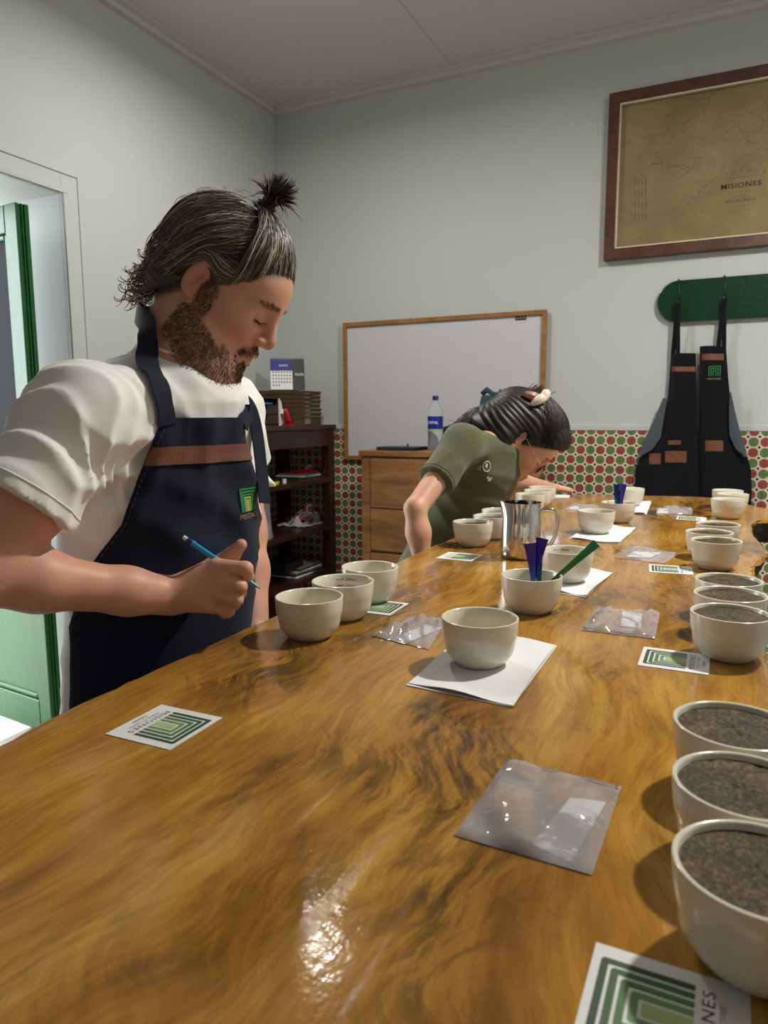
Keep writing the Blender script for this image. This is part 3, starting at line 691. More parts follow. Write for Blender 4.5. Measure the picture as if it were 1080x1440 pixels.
# ------------------------------------------------------------------ spoons
def spoon_mat(name, stops):
    t = NT(name); s = t.node('ShaderNodeSeparateXYZ'); t.link(t.coords(), s.inputs[0])
    col = t.ramp(t.math('MULTIPLY', s.outputs[2], 1/0.12), stops)
    return t.set(color=col, rough=0.2, metal=0.55)
M_PURPLE = spoon_mat('violet_titanium', [(0.2, (44, 60, 150)), (0.55, (64, 46, 150)), (0.95, (92, 44, 168))])
M_BLUE = spoon_mat('blue_titanium', [(0.2, (30, 110, 140)), (0.5, (30, 40, 110)), (0.95, (44, 34, 110))])
M_RAIN = spoon_mat('green_rainbow_titanium', [(0.1, (90, 120, 80)), (0.45, (96, 150, 80)), (0.75, (40, 160, 130)), (0.95, (120, 215, 190))])
def spoon(base, tip, mat, label, width=0.011, group=None, roll=0.0):
    """handle from the bowl bottom to its flared tip; scoop at the lower end"""
    base, tip = np.array(base, float), np.array(tip, float); L = np.linalg.norm(tip-base); d = (tip-base)/L
    t = thing('cupping_spoon', label, 'spoon', base, 0, group)
    side = np.cross(d, [0, 0, 1.0]); side = side/np.linalg.norm(side) if np.linalg.norm(side) > 1e-3 else np.array((1.0, 0, 0))
    if roll is not None:
        side = np.cross(d, CF); side /= np.linalg.norm(side)
        nrm = np.cross(side, d); a = roll; side = side*math.cos(a)+nrm*math.sin(a)
    nrm = np.cross(side, d); m = MB(); ss = np.linspace(0, 1, 16); G = []
    for s in ss:
        w = (0.0026+0.0008*math.sin(s*3))*(1-s)+width*0.95*max(0, (s-0.25)/0.75)**1.3*0.5+0.001
        cen = base+d*L*s+nrm*0.006*math.sin(s*PI)*0.6
        G.append([cen-side*w, cen-side*w*0.5+nrm*0.0005, cen+side*w*0.5+nrm*0.0005, cen+side*w])
    m.slabgrid(np.array(G), nrm*-0.0016); h = obj('handle', m, mat, t, world=True, auto=60)
    sc = MB(); Gs = []
    for i in range(7):
        u = -1+2*i/6; row = []
        for j in range(7):
            v = -1+2*j/6; rr = math.sqrt(max(0, 1-u*u*0.98)); row.append(base-d*(0.006)+d*0.011*u+side*0.010*v*rr-nrm*0.004*(1-u*u)*(1-v*v))
        Gs.append(row)
    sc.slabgrid(np.array(Gs), nrm*-0.0008); obj('scoop', sc, mat, t, world=True, smooth=True)
    return t
b5 = np.array([-0.2558, 1.0624, ZT+0.018]); f5 = float(np.dot(b5-CAM, CF))
def sp(base_off, tip_px, dt, mat, label, width, group, c, roll=0.0):
    f_ = float(np.dot(c-CAM, CF)); spoon(c+np.array(base_off), W(tip_px[0], tip_px[1], f_+dt), mat, label, width, group, roll)
sp((0.004, 0.010, 0), (745, 764), 0.005, M_PURPLE, 'violet spoon standing upright in the bowl before the pitcher', 0.0175, 'spoons in the near spoon bowl', b5, 0.1)
sp((-0.006, 0.006, 0), (763, 757), 0.010, M_PURPLE, 'violet spoon leaning across the upright one, flared end tallest', 0.0185, 'spoons in the near spoon bowl', b5, 0.5)
sp((0.010, 0.012, 0), (757, 785), 0.015, M_BLUE, 'blue-teal spoon half hidden behind the violet spoons', 0.012, 'spoons in the near spoon bowl', b5, 0.2)
sp((0.004, -0.008, 0.004), (839, 764), -0.004, M_RAIN, 'green rainbow spoon leaning far out of the bowl to the right', 0.0125, 'spoons in the near spoon bowl', b5, 0.3)
b8 = np.array([-0.2579, 2.067, ZT+0.018])
sp((-0.004, 0.0, 0), (867, 681), 0.0, M_BLUE, 'dark blue spoon standing in the far spoon bowl', 0.017, 'spoons in the far spoon bowl', b8)
sp((0.006, 0.0, 0), (877, 681), 0.004, M_PURPLE, 'dark violet spoon standing in the far spoon bowl', 0.017, 'spoons in the far spoon bowl', b8)
sp((0.0, 0.008, 0), (872, 679), 0.012, M_RAIN, 'green spoon between two dark ones in the far spoon bowl', 0.016, 'spoons in the far spoon bowl', b8)

# ------------------------------------------------------------------ steel pitcher
pb = onz(738, 789, ZT); pc = np.array([pb[0], pb[1], ZT])+FH*0.042
PHI = 0.118
pit = thing('milk_pitcher', 'polished stainless steel milk pitcher with a wire handle', 'pitcher', (pc[0], pc[1], ZT+0.0002), YAW)
prof = [(0.038, 0.0), (0.0425, 0.003), (0.0435, 0.010), (0.0432, 0.05), (0.0410, 0.085), (0.0395, 0.105), (0.0400, PHI)]
prin = [(0.0390, PHI), (0.0385, 0.105), (0.0400, 0.085), (0.0420, 0.05), (0.0422, 0.012), (0.036, 0.005)]
m = MB().lathe(prof+prin, 48)
vv = np.array(m.v)
for i in range(len(vv)):                          # pull a pouring lip at local -x
    a = math.atan2(vv[i, 1], -vv[i, 0]); w = math.exp(-(a/0.45)**2)*max(0, (vv[i, 2]-0.075)/(PHI-0.075))**2
    vv[i, 0] -= 0.010*w; vv[i, 2] += 0.003*w
m.v = [tuple(p) for p in vv]
obj('body', m, M_STEEL, pit, auto=50)
hp = [(0.0395, 0, 0.099), (0.050, 0, 0.102), (0.068, 0, 0.100), (0.077, 0, 0.090), (0.077, 0, 0.070), (0.072, 0, 0.045), (0.064, 0, 0.028), (0.052, 0, 0.021), (0.0428, 0, 0.022)]
hp = np.array(hp); hh = np.array([np.interp(np.linspace(0, 8, 40), range(9), hp[:, k]) for k in range(3)]).T
for _ in range(6): hh[1:-1] = (hh[:-2]+2*hh[1:-1]+hh[2:])/4
obj('handle', MB().tube(hh, [(0.0016, 0.0042)]*len(hh), 10), M_STEEL, pit, smooth=True)

# ------------------------------------------------------------------ whiteboard
def frame4(mbs, x0, x1, z0, z1, y0, y1, w):
    """four mitred pieces round a rectangle in the xz plane"""
    out = []
    for q in (((x0, z0), (x1, z0), (x1-w, z0+w), (x0+w, z0+w)), ((x1, z0), (x1, z1), (x1-w, z1-w), (x1-w, z0+w)), ((x1, z1), (x0, z1), (x0+w, z1-w), (x1-w, z1-w)), ((x0, z1), (x0, z0), (x0+w, z0+w), (x0+w, z1-w))):
        out.append(MB().prism([(a, y0, b) for a, b in q], (0, y1-y0, 0)))
    return out
bx0, bx1, bz0, bz1 = -2.064, -0.864, 1.018, 1.820; yb = YB-0.018
wb = thing('whiteboard', 'wide blank whiteboard in a honey wood frame on the back wall', 'whiteboard', ((bx0+bx1)/2, yb-0.01, bz0))
t_ = NT('whiteboard_enamel'); v_ = t_.coords((1, 1, 1)); s1 = t_.noise(t_.coords((60, 1, 3)), 1, 4); s2 = t_.noise(t_.coords((3, 1, 60)), 1, 4)
M_BOARD = t_.set(color=t_.mix(t_.math('MULTIPLY', t_.math('ADD', s1, s2), 0.5), lin((188, 190, 198)), lin((206, 207, 213))), rough=0.4)
obj('panel', MB().box((bx0+0.015, yb-0.008, bz0+0.015), (bx1-0.015, yb, bz1-0.015)), M_BOARD, wb, world=True)
for m in frame4(None, bx0, bx1, bz0, bz1, yb-0.022, yb, 0.024): obj('frame_rail', m, M_PINE, wb, world=True, bevel=0.002)
p = ony(733, 447, yb)
obj('maker_label', MB().box((p[0]-0.03, yb-0.0092, p[2]-0.014), (p[0]+0.03, yb-0.0082, p[2]+0.014)), plain('dark_green_label', (44, 60, 48), 0.6), wb, world=True)
mm = MB()
for k in range(3): mm.box((p[0]-0.024+0.018*k, yb-0.0096, p[2]-0.003), (p[0]-0.012+0.018*k, yb-0.0093, p[2]+0.003))
obj('label_print', mm, plain('pale_print', (150, 160, 150), 0.6), wb, world=True)

# ------------------------------------------------------------------ framed antique map
mx0, mx1, mz0, mz1 = -0.588, 0.62, 2.035, 2.807; my = YB-0.004
mp = thing('framed_map', 'large antique brown map under glass in a mahogany frame', 'framed map', ((mx0+mx1)/2, my, mz0))
t_ = NT('aged_map_paper'); v_ = t_.coords(); a_ = t_.noise(v_, 4, 6, 0.65, 0.4); b_ = t_.noise(t_.coords((3, 1, 70)), 1, 4); c_ = t_.noise(v_, 9, 5, 0.7, 1.5)
col = t_.ramp(a_, [(0.3, (140, 121, 82)), (0.5, (160, 142, 101)), (0.7, (176, 159, 117))]); col = t_.mix(t_.math('MULTIPLY', b_, 0.25), col, lin((132, 112, 76)))
col = t_.mix(t_.math('MULTIPLY', t_.ramp(c_, [(0.55, (0, 0, 0)), (0.75, (255, 255, 255))]), 0.35), col, lin((126, 98, 54)))
M_MAP = t_.set(color=col, rough=0.7)
fw = 0.058
sheet = obj('map_sheet', MB().box((mx0+fw, my-0.012, mz0+fw), (mx1-fw, my-0.008, mz1-fw)), M_MAP, mp, world=True)
for m in frame4(None, mx0, mx1, mz0, mz1, my-0.045, my, fw-0.006): obj('frame_rail', m, M_FRAMEWOOD, mp, world=True, bevel=0.003)
M_FILLET = plain('cream_fillet', (206, 196, 172), 0.5)
for m in frame4(None, mx0+fw-0.006, mx1-fw+0.006, mz0+fw-0.006, mz1-fw+0.006, my-0.040, my-0.012, 0.006): obj('fillet', m, M_FILLET, mp, world=True)
obj('glass', MB().box((mx0+fw, my-0.024, mz0+fw), (mx1-fw, my-0.022, mz1-fw)), glass_pane_mat('map_glass', (0.97, 0.97, 0.96), 0.8), mp, world=True)
M_OLDINK = plain('faded_brown_ink', (66, 50, 28), 0.8); M_OLDINK2 = plain('pale_brown_ink', (112, 92, 58), 0.8)
X_, Z_ = np.array((1.0, 0, 0)), np.array((0, 0, 1.0)); ym = my-0.0123
def mpos(px, py): q = ony(px, py, my); return np.array((q[0], ym, q[2]))
tm = MB(); c0 = mpos(1042, 261); put_text(tm, 'MISIONES', c0, X_, Z_, 0.024, 0.165, 1.1, offset=0.02)
c1 = mpos(1041, 283); put_text(tm, 'MOLLAN BAFOS', c1, X_, Z_, 0.013, 0.125, 1.05)
obj('title_lettering', tm, M_OLDINK, sheet, world=True)
tm = MB(); word = 'PLANO TOPOGRAFICO'
for i, ch in enumerate(word):
    a = math.radians(56-112*i/(len(word)-1)); q = c0+np.array((0.26*math.sin(-a), 0, 0.26*math.cos(a)-0.20))
    if ch != ' ': put_text(tm, ch, q, np.array((math.cos(a), 0, math.sin(a))), np.array((-math.sin(a), 0, math.cos(a))), 0.015)
for k, (dz, w_, h_) in enumerate(((0.034, 0.15, 0.007), (-0.030, 0.09, 0.005), (-0.045, 0.06, 0.005), (-0.056, 0.09, 0.005), (-0.092, 0.05, 0.004), (-0.112, 0.08, 0.005))):
    put_text(tm, 'iiniminiinimnini', c0+np.array((0, 0, dz)), X_, Z_, h_, w_)
obj('small_lettering', tm, M_OLDINK2, sheet, world=True)
rm = MB(); r_ = np.random.default_rng(5)
for k in range(30):                                 # drawn rivers and ridges
    px, py = r_.uniform(900, 1075), r_.uniform(135, 245)
    if px > 985 and py > 225: continue
    q = mpos(px, py); ang = r_.normal(0.2, 0.9); pts = [q]
    for s in range(int(r_.integers(5, 12))):
        ang += r_.normal(0, 0.35); pts.append(pts[-1]+np.array((math.cos(ang), 0, math.sin(ang)))*0.012)
    rm.tube(pts, (0.0008), 4, flat=None)
for k in range(16):
    q = mpos(893+(k % 4)*5, 262+(k//4)*16); rm.box((q[0], ym-0.0002, q[2]), (q[0]+0.003, ym, q[2]+0.034))
obj('drawn_lines', rm, plain('faint_brown_ink', (124, 104, 68), 0.8), sheet, world=True)

# ------------------------------------------------------------------ green peg board with two hanging aprons
ry = YB-0.003; rc = ony(955, 416, ry-0.02); rz0, rz1 = float(ony(1000, 449, ry-0.02)[2])-0.005, 1.915; rx0 = float(ony(924, 415, ry-0.02)[0])
rr = (rz1-rz0)/2; zc_ = (rz0+rz1)/2
pk = thing('coat_rack', 'dark green rounded peg board holding the aprons', 'coat rack', (0.1, ry, rz0))
poly = [(rx0+rr-rr*math.sin(a), zc_+rr*math.cos(a)) for a in np.linspace(0, PI, 18)]+[(0.55+rr*math.sin(a), zc_-rr*math.cos(a)) for a in np.linspace(0, PI, 18)]
obj('board', MB().prism([(a, ry-0.03, b) for a, b in poly], (0, 0.03, 0)), M_RACK, pk, world=True, bevel=0.006)
hooks = [float(ony(953, 430, ry-0.06)[0]), float(ony(1018, 424, ry-0.06)[0]), 0.30]
for x, zz in zip(hooks, (zc_-0.01, zc_-0.005, zc_)):
    obj('peg', MB().tube([(x, ry-0.029, zz-0.008), (x, ry-0.05, zz-0.006), (x, ry-0.068, zz+0.006)], [0.008, 0.007, 0.009], 10), M_RACK, pk, world=True, smooth=True)
    if x < 0.2: obj('cord', MB().tube([(x+0.004, ry-0.032, zz-0.02), (x+0.002, ry-0.034, zz+0.04), (x, ry-0.033, rz1-0.004), (x-0.004, ry-0.02, rz1+0.005), (x-0.008, ry-0.002, rz1+0.002)], 0.004, 8), M_BLACK, pk, world=True, smooth=True)
def hung_apron(label, rows, hook, fold, lining, stripe, pockets, emblem, yb_, tabs):
    """rows: (py, left px, right px) from bib top down, on the plane y=yb_; folded cloth with depth"""
    base = ony((rows[-1][1]+rows[-1][2])/2, rows[-1][0], yb_)
    t = thing('hanging_apron', label, 'apron', (float(hook), ry-0.06, 1.6), 0, 'aprons hanging on the peg board')
    py = np.array([r[0] for r in rows], float); yy = np.linspace(py[0], py[-1], 46)
    Lp = np.interp(yy, py, [r[1] for r in rows]); Rp = np.interp(yy, py, [r[2] for r in rows]); nx = 26; G = []
    for i, y_ in enumerate(yy):
        a, b = ony(Lp[i], y_, yb_), ony(Rp[i], y_, yb_); s = i/45.0; row = []
        for j in range(nx):
            u = j/(nx-1); q = a+(b-a)*u
            d = 0.028*(0.35+0.65*s)*(0.5-0.5*math.cos(2*PI*u*fold+0.6))+0.020*math.sin(PI*u)
            row.append((q[0], q[1]-d, q[2]))
        G.append(row)
    G = np.array(G); zb = 0.52                      # the skirt hangs on below the table's far end
    last = G[-1]; ext = []
    for k in range(1, 7):
        f_ = k/6; r2 = last.copy(); r2[:, 2] = last[:, 2]+(zb-last[:, 2])*f_; mid_ = r2[:, 0].mean(); r2[:, 0] = mid_+(r2[:, 0]-mid_)*(1-0.12*f_); ext.append(r2)
    G = np.concatenate([G, np.array(ext)])
    cl = obj('cloth', MB().slabgrid(G, (0, -0.003, 0)), M_BLACKDENIM, t, world=True, auto=60)
    def patch(px0, px1, py0, py1, name, mat, off=0.005, parent=None):
        g = []
        for y_ in np.linspace(py0, py1, 4):
            row = []
            for x_ in np.linspace(px0, px1, 6):
                q = ony(x_, y_, yb_); i = int(np.clip(np.searchsorted(yy, y_), 0, 45)); j = int(np.clip(round((x_-Lp[i])/(Rp[i]-Lp[i])*(nx-1)), 0, nx-1))
                row.append((q[0], G[i, j, 1]-off, q[2]))
            g.append(row)
        return obj(name, MB().slabgrid(np.array(g), (0, -0.0012, 0)), mat, parent or t, world=True)
    patch(*stripe, 'leather_stripe', M_LEATHER)
    for p_ in pockets: patch(*p_, 'leather_pocket_trim', M_LEATHER)
    # grey underside showing on the flank
    g = []
    for y_, l_, r_x in lining:
        a, b = ony(l_, y_, yb_), ony(r_x, y_, yb_); i = int(np.clip(np.searchsorted(yy, y_), 0, 45)); yv = min(G[i, :, 1])-0.004
        g.append([(a[0], yv+0.006, a[2]), ((a[0]+b[0])/2, yv-0.002, (a[2]+b[2])/2), (b[0], yv, b[2])])
    obj('turned_back_lining', MB().slabgrid(np.array(g), (0, -0.002, 0)), M_LINING, t, world=True)
    # neck straps up to the peg
    zz = zc_-0.004
    for j in tabs:
        q = G[0, j]; pts = [q+np.array((0, 0.002, -0.02)), q+np.array((0, 0, 0.01)), q*0.45+np.array((hook, ry-0.064, zz+0.0))*0.55, np.array((hook+(0.003 if j > 5 else -0.003), ry-0.066, zz+0.006))]
        P_ = np.array([np.interp(np.linspace(0, 3, 12), range(4), np.array(pts)[:, k]) for k in range(3)]).T
        obj('neck_strap', MB().tube(P_, [(0.0022, 0.010)]*12, 8), M_BLACKDENIM, t, world=True, smooth=True)
    if emblem:
        e = MB(); c_ = ony(emblem[0], emblem[1], yb_); i = int(np.searchsorted(yy, emblem[1])); yv = G[i, :, 1].min()-0.006
        for k in range(3):
            a = 0.026-k*0.009; th = 0.004; e.box((c_[0]-a, yv, c_[2]-0.02), (c_[0]-a+th, yv+0.001, c_[2]+a)); e.box((c_[0]+a-th, yv, c_[2]-0.02), (c_[0]+a, yv+0.001, c_[2]+a)); e.box((c_[0]-a+th, yv, c_[2]+a-th), (c_[0]+a-th, yv+0.001, c_[2]+a))
        obj('emblem', e, plain('green_embroidery', (34, 120, 66), 0.7), cl, world=True)
        e = MB(); put_text(e, 'MISIONES', (c_[0], yv, c_[2]-0.034), X_, Z_, 0.009, 0.06); obj('lettering', e, plain('tan_thread', (150, 120, 84), 0.8), cl, world=True)
    return t
hung_apron('black hanging apron with two leather pocket trims and no logo', [(497, 944, 979), (560, 939, 980), (595, 929, 981), (625, 909, 981), (660, 893, 982), (690, 893, 983), (705, 896, 985)], hooks[0], 1.5,
           [(560, 933, 939), (590, 921, 934), (615, 909, 930), (632, 902, 918), (640, 899, 904)], (945, 978, 516, 523), [(914, 930, 637, 652), (936, 966, 634, 650), (940, 958, 619, 625)], None, YB-0.035, (2, 7))
hung_apron('black hanging apron with a green logo on its bib', [(487, 984, 1021), (530, 984, 1024), (560, 983, 1027), (595, 983, 1037), (625, 982, 1046), (660, 981, 1056), (690, 980, 1057), (710, 980, 1056)], hooks[1], 1.2,
           [(552, 1026, 1028), (585, 1025, 1035), (612, 1026, 1042), (630, 1034, 1048), (642, 1046, 1051)], (987, 1018, 498, 507), [(992, 1017, 619, 634)], (1005, 523), YB-0.030, (18, 23))

# ------------------------------------------------------------------ oak cabinet, bottle and things on it
cx0, cx1, cy0, cy1, cz1 = -1.706, -0.86, 3.30, YB-0.050, 1.100
cab = thing('drawer_cabinet', 'brown oak cabinet with wide drawer fronts under the whiteboard', 'cabinet', ((cx0+cx1)/2, (cy0+cy1)/2, 0))
obj('body', MB().box((cx0, cy0+0.02, 0.0), (cx1, cy1, cz1-0.03)), M_CABWOOD, cab, world=True, bevel=0.003)
obj('top', MB().box((cx0-0.012, cy0-0.012, cz1-0.0295), (cx1+0.012, cy1, cz1)), M_CABWOOD, cab, world=True, bevel=0.004)
for x in (cx0, cx1-0.05): obj('stile', MB().box((x, cy0, 0.02), (x+0.05, cy0+0.0195, cz1-0.031)), M_CABWOOD, cab, world=True, bevel=0.003)
zz_ = [cz1-0.034, 0.80, 0.565, 0.30, 0.04]
for k in range(4):
    d = obj('drawer', MB().box((cx0+0.053, cy0-0.004, zz_[k+1]+(0.012 if k == 1 else 0.003)), (cx1-0.053, cy0+0.0195, zz_[k]-0.003)), M_CABWOOD, cab, world=True, bevel=0.003)
    obj('knob', MB().lathe([(0.006, 0), (0.006, 0.012), (0.014, 0.018), (0.012, 0.026), (0.004, 0.028)], 14), M_BLACK, d, smooth=True)
    kn = d.children[0]; kn.rotation_euler = (PI/2, 0, 0); kn.location = (0.25, cy0-0.004-(cy0+cy1)/2, (zz_[k]+zz_[k+1])/2)
bp = ony(612, 630, cy0+0.12); bot = thing('water_bottle', 'tall clear plastic water bottle with a blue label', 'bottle', (float(bp[0]), cy0+0.12, cz1+0.0005), -0.3)
t_ = NT('clear_pet'); t_.set(color=(0.92, 0.96, 1.0), rough=0.06, Transmission_Weight=0.85, IOR=1.2); nv_ = t_.noise(t_.coords((1, 1, 30)), 4, 2); t_.link(t_.bump(nv_, 0.2, 0.003), t_.b.inputs['Normal']); M_PET = t_.m
obj('shell', MB().lathe([(0.030, 0.0), (0.038, 0.006), (0.039, 0.03), (0.0375, 0.06), (0.039, 0.09), (0.0385, 0.175), (0.036, 0.20), (0.028, 0.225), (0.018, 0.243), (0.0135, 0.250), (0.0135, 0.262)], 28), M_PET, bot, smooth=True)
obj('cap', MB().lathe([(0.0155, 0.255), (0.0155, 0.275), (0.014, 0.278)], 24), plain('navy_cap', (18, 26, 92), 0.4), bot, auto=40)
lb = obj('label', MB().lathe([(0.0397, 0.110), (0.0397, 0.174)], 40, closed=False), plain('blue_label', (20, 36, 138), 0.4), bot, smooth=True)
obj('label_band', MB().lathe([(0.0398, 0.098), (0.0398, 0.110)], 40, closed=False), plain('lime_band', (150, 190, 110), 0.4), lb, smooth=True)
e = MB(); vs, fs_ = text_geo('CRISTAL', 1.0, 0.02)
e.add([(0.0402*math.sin((v[0]-2.2)*0.0145/0.040), -0.0402*math.cos((v[0]-2.2)*0.0145/0.040), 0.136+v[1]*0.014) for v in vs], fs_); obj('lettering', e, M_WHITEPL, lb)
dv = ony(575, 628, cy0+0.15); o = obj('tablet', MB().cbox((0, 0, 0.009), (0.22, 0.16, 0.016)).cbox((-0.02, 0, 0.0175), (0.15, 0.12, 0.0008)).lathe([(0.005, 0.017), (0.004, 0.032)], 10, (0.02, 0.03, 0)), M_BLACK, bevel=0.003)
o.location = (float(dv[0])-0.025, cy0+0.115, cz1+0.0005); tag(o, 'flat black electronic device with a small stub lying on the oak cabinet', 'device')
# black cap leaning behind the bottle
cpn = ony(597, 628, cy0+0.22); cap = thing('baseball_cap', 'black cap resting on the cabinet behind the bottle', 'cap', (float(cpn[0])+0.09, cy0+0.33, cz1+0.0005), 0.4)
prof_ = [(0.085*math.cos(a), 0.012+0.11*math.sin(a)) for a in np.linspace(0, PI/2-0.05, 10)]
obj('crown', MB().lathe([(0.086, 0.001)]+prof_, 28), M_BLACKDENIM, cap, smooth=True)
g = [[(math.cos(a)*r, math.sin(a)*r*1.0, 0.010+0.012*math.cos(a*1.0)*(r-0.085)/0.07) for r in np.linspace(0.082, 0.150, 4)] for a in np.linspace(PI-0.9, PI+0.9, 12)]
obj('visor', MB().slabgrid(np.array(g), (0, 0, 0.003)), M_BLACKDENIM, cap, smooth=False)
# teal pouch standing on the cabinet behind the woman
tp = ony(692, 590, cy0+0.2); M_TEAL = cloth_mat('teal_canvas', (40, 70, 72), 0.85)
pch = thing('teal_pouch', 'dark teal roll-top pouch standing on the cabinet behind the woman', 'bag', (float(tp[0]), cy0+0.2, cz1))
ztop = float(ony(690, 548, cy0+0.2)[2])-cz1
lv = np.linspace(0, 1, 12); G = []
for s in lv:
    w = 0.075*(1-0.25*s)+0.006*math.sin(9*s); d = 0.055*(1-0.75*s); G.append([(w*math.copysign(abs(math.cos(a))**0.6, math.cos(a)), d*math.copysign(abs(math.sin(a))**0.6, math.sin(a)), s*ztop*0.9+0.004*math.sin(3*a+7*s)) for a in np.linspace(0, 2*PI, 25)[:-1]])
m = MB(); G = np.array(G); a_, b_ = G.shape[:2]
m.add(G.reshape(-1, 3), [(i*b_+j, i*b_+(j+1) % b_, (i+1)*b_+(j+1) % b_, (i+1)*b_+j) for i in range(a_-1) for j in range(b_)]+[tuple(range(b_-1, -1, -1)), tuple((a_-1)*b_+j for j in range(b_))])
obj('sack', m, M_TEAL, pch, smooth=True)
obj('rolled_top', MB().tube([(-0.055, 0, ztop*0.93), (-0.03, 0.002, ztop*1.0), (0.0, 0, ztop*0.93), (0.03, -0.002, ztop*0.92), (0.05, 0, ztop*0.98)], [0.014, 0.016, 0.013, 0.012, 0.014], 10), M_TEAL, pch, smooth=True)
for x in (-0.03, 0.025): obj('strap', MB().box((x-0.008, -0.058, 0.02), (x+0.008, -0.052, ztop*0.55)), M_TEAL, pch)

# ------------------------------------------------------------------ dark wooden bookshelf in the corner
sx1 = float(ony(467, 598, YB-0.06)[0]); sx0 = XL+0.03; sy1, sy0 = YB-0.035, 2.35; sz1 = float(ony(467, 597, YB-0.06)[2])
sh = thing('bookshelf', 'dark red-brown open wooden bookshelf in the corner', 'bookshelf', ((sx0+sx1)/2, (sy0+sy1)/2, 0))
obj('top', MB().box((sx0, sy0-0.02, sz1-0.028), (sx1+0.015, sy1, sz1)), M_DKWOOD, sh, world=True, bevel=0.003)
obj('top_rail', MB().box((sx1-0.022, sy0+0.06, sz1-0.125), (sx1, sy1-0.06, sz1-0.0285)), M_DKWOOD, sh, world=True, bevel=0.002)
for x in (sx0, sx1-0.055):
    for y in (sy0, sy1-0.06): obj('post', MB().box((x, y, 0), (x+0.055, y+0.06, sz1-0.0285)), M_DKWOOD, sh, world=True, bevel=0.003)
for z in (sz1-0.125,): obj('side_rail', MB().box((sx0+0.056, sy1-0.05, z), (sx1-0.056, sy1-0.02, sz1-0.0285)), M_DKWOOD, sh, world=True)
shz = []
for pts in (((435, 676), 0), ((452, 741), 0), ((438, 811.5), 0)):
    q = onx(pts[0][0], pts[0][1], sx1); shz.append(float(q[2]))
for z in shz: obj('shelf', MB().box((sx0+0.002, sy0+0.004, z-0.028), (sx1-0.002, sy1-0.004, z)), M_DKWOOD, sh, world=True, bevel=0.002)
# on top: trays, drawer box, calendar, red stapler, notes
def onshelf(px, py, z): q = onz(px, py, z); return q
ty = onx(430, 590, sx1-0.12); M_TRAY = wood_mat('walnut_tray', (52, 34, 20), (74, 50, 30), (92, 66, 42), (8, 8, 8), 0.5)
tx0_, tx1_, ty0_, ty1_ = sx1-0.30, sx1-0.045, float(onx(411, 590, sx1-0.045)[1])+0.01, float(onx(451, 590, sx1-0.045)[1])
tz = sz1; hts = [0.050]+[0.0245]*6
stack_n = ['bottom', 'second', 'third', 'fourth', 'fifth', 'sixth', 'topmost']
for k, h_ in enumerate(hts):
    jx, jy = random.uniform(-0.004, 0.004), random.uniform(-0.003, 0.003)
    t = thing('wooden_tray', '%s shallow brown wooden tray in the stack on the bookshelf' % stack_n[k], 'tray', ((tx0_+tx1_)/2+jx, (ty0_+ty1_)/2+jy, tz+0.0003), 0, 'stacked trays on the bookshelf')
    hx, hy = (tx1_-tx0_)/2, (ty1_-ty0_)/2
    m = MB().box((-hx, -hy, 0), (hx, hy, 0.005)).box((-hx, -hy, 0.005), (-hx+0.01, hy, h_-0.003)).box((hx-0.01, -hy, 0.005), (hx, hy, h_-0.003)).box((-hx+0.01, -hy, 0.005), (hx-0.01, -hy+0.01, h_-0.003)).box((-hx+0.01, hy-0.01, 0.005), (hx-0.01, hy, h_-0.003))
    tr = obj('box', m, M_TRAY, t)
    obj('lip', MB().box((hx, -hy-0.004, h_-0.011), (hx+0.004, hy+0.004, h_-0.004)), M_TRAY, t)
    obj('paper_tag', MB().box((hx+0.0002, -0.03, 0.004), (hx+0.0012, 0.03, h_-0.012)), plain('grey_tag', (128, 120, 108), 0.7), t)
    tz += h_
# drawer box nearer the man
dy0, dy1 = float(onx(352, 590, sx1-0.05)[1]), float(onx(394, 590, sx1-0.05)[1]); dzt = 0.150
dbx = thing('desk_drawer_box', 'small brown desk organiser with half-moon drawer pulls', 'organiser', (sx1-0.16, (dy0+dy1)/2, sz1+0.0003))
hy = (dy1-dy0)/2
obj('case', MB().box((-0.12, -hy, 0), (0.10, hy, 0.006)).box((-0.12, -hy, 0.144), (0.10, hy, dzt)).box((-0.12, -hy, 0.006), (-0.114, hy, 0.144)).box((-0.114, -hy, 0.006), (0.10, -hy+0.006, 0.144)).box((-0.114, hy-0.006, 0.006), (0.10, hy, 0.144)), M_DKWOOD, dbx)
for k in range(2):
    z0_, z1_ = 0.010+0.052*k, 0.058+0.052*k; cyl = []
    arc = [(0.03*math.cos(a), z1_-0.028*math.sin(a)) for a in np.linspace(0, PI, 12)]
    lo_half = [(-hy+0.008, z1_), (-hy+0.008, z0_), (hy-0.008, z0_), (hy-0.008, z1_)]
    polyd = lo_half+[(a, b) for a, b in arc]
    d = obj('drawer', MB().prism([(0.094, a, b) for a, b in polyd], (0.008, 0, 0)), M_DKWOOD, dbx)
    obj('knob', MB().lathe([(0.004, 0), (0.005, 0.004), (0.003, 0.008)], 10, (0, 0, 0)), M_STEEL, d); d.children[0].rotation_euler = (0, PI/2, 0); d.children[0].location = (0.102, 0, z1_-0.036)
obj('side_board', MB().box((-0.05, hy+0.001, 0), (0.105, hy+0.009, 0.146)), M_WHITEPL, dbx)
o = obj('blue_folder', MB().cbox((0, 0, 0.004), (0.16, hy*1.4, 0.007)), plain('sky_blue_card', (60, 140, 196), 0.5)); o.location = (sx1-0.15, (dy0+dy1)/2, sz1+0.115+0.0003); tag(o, 'thin blue folder in the top slot of the desk organiser', 'folder')
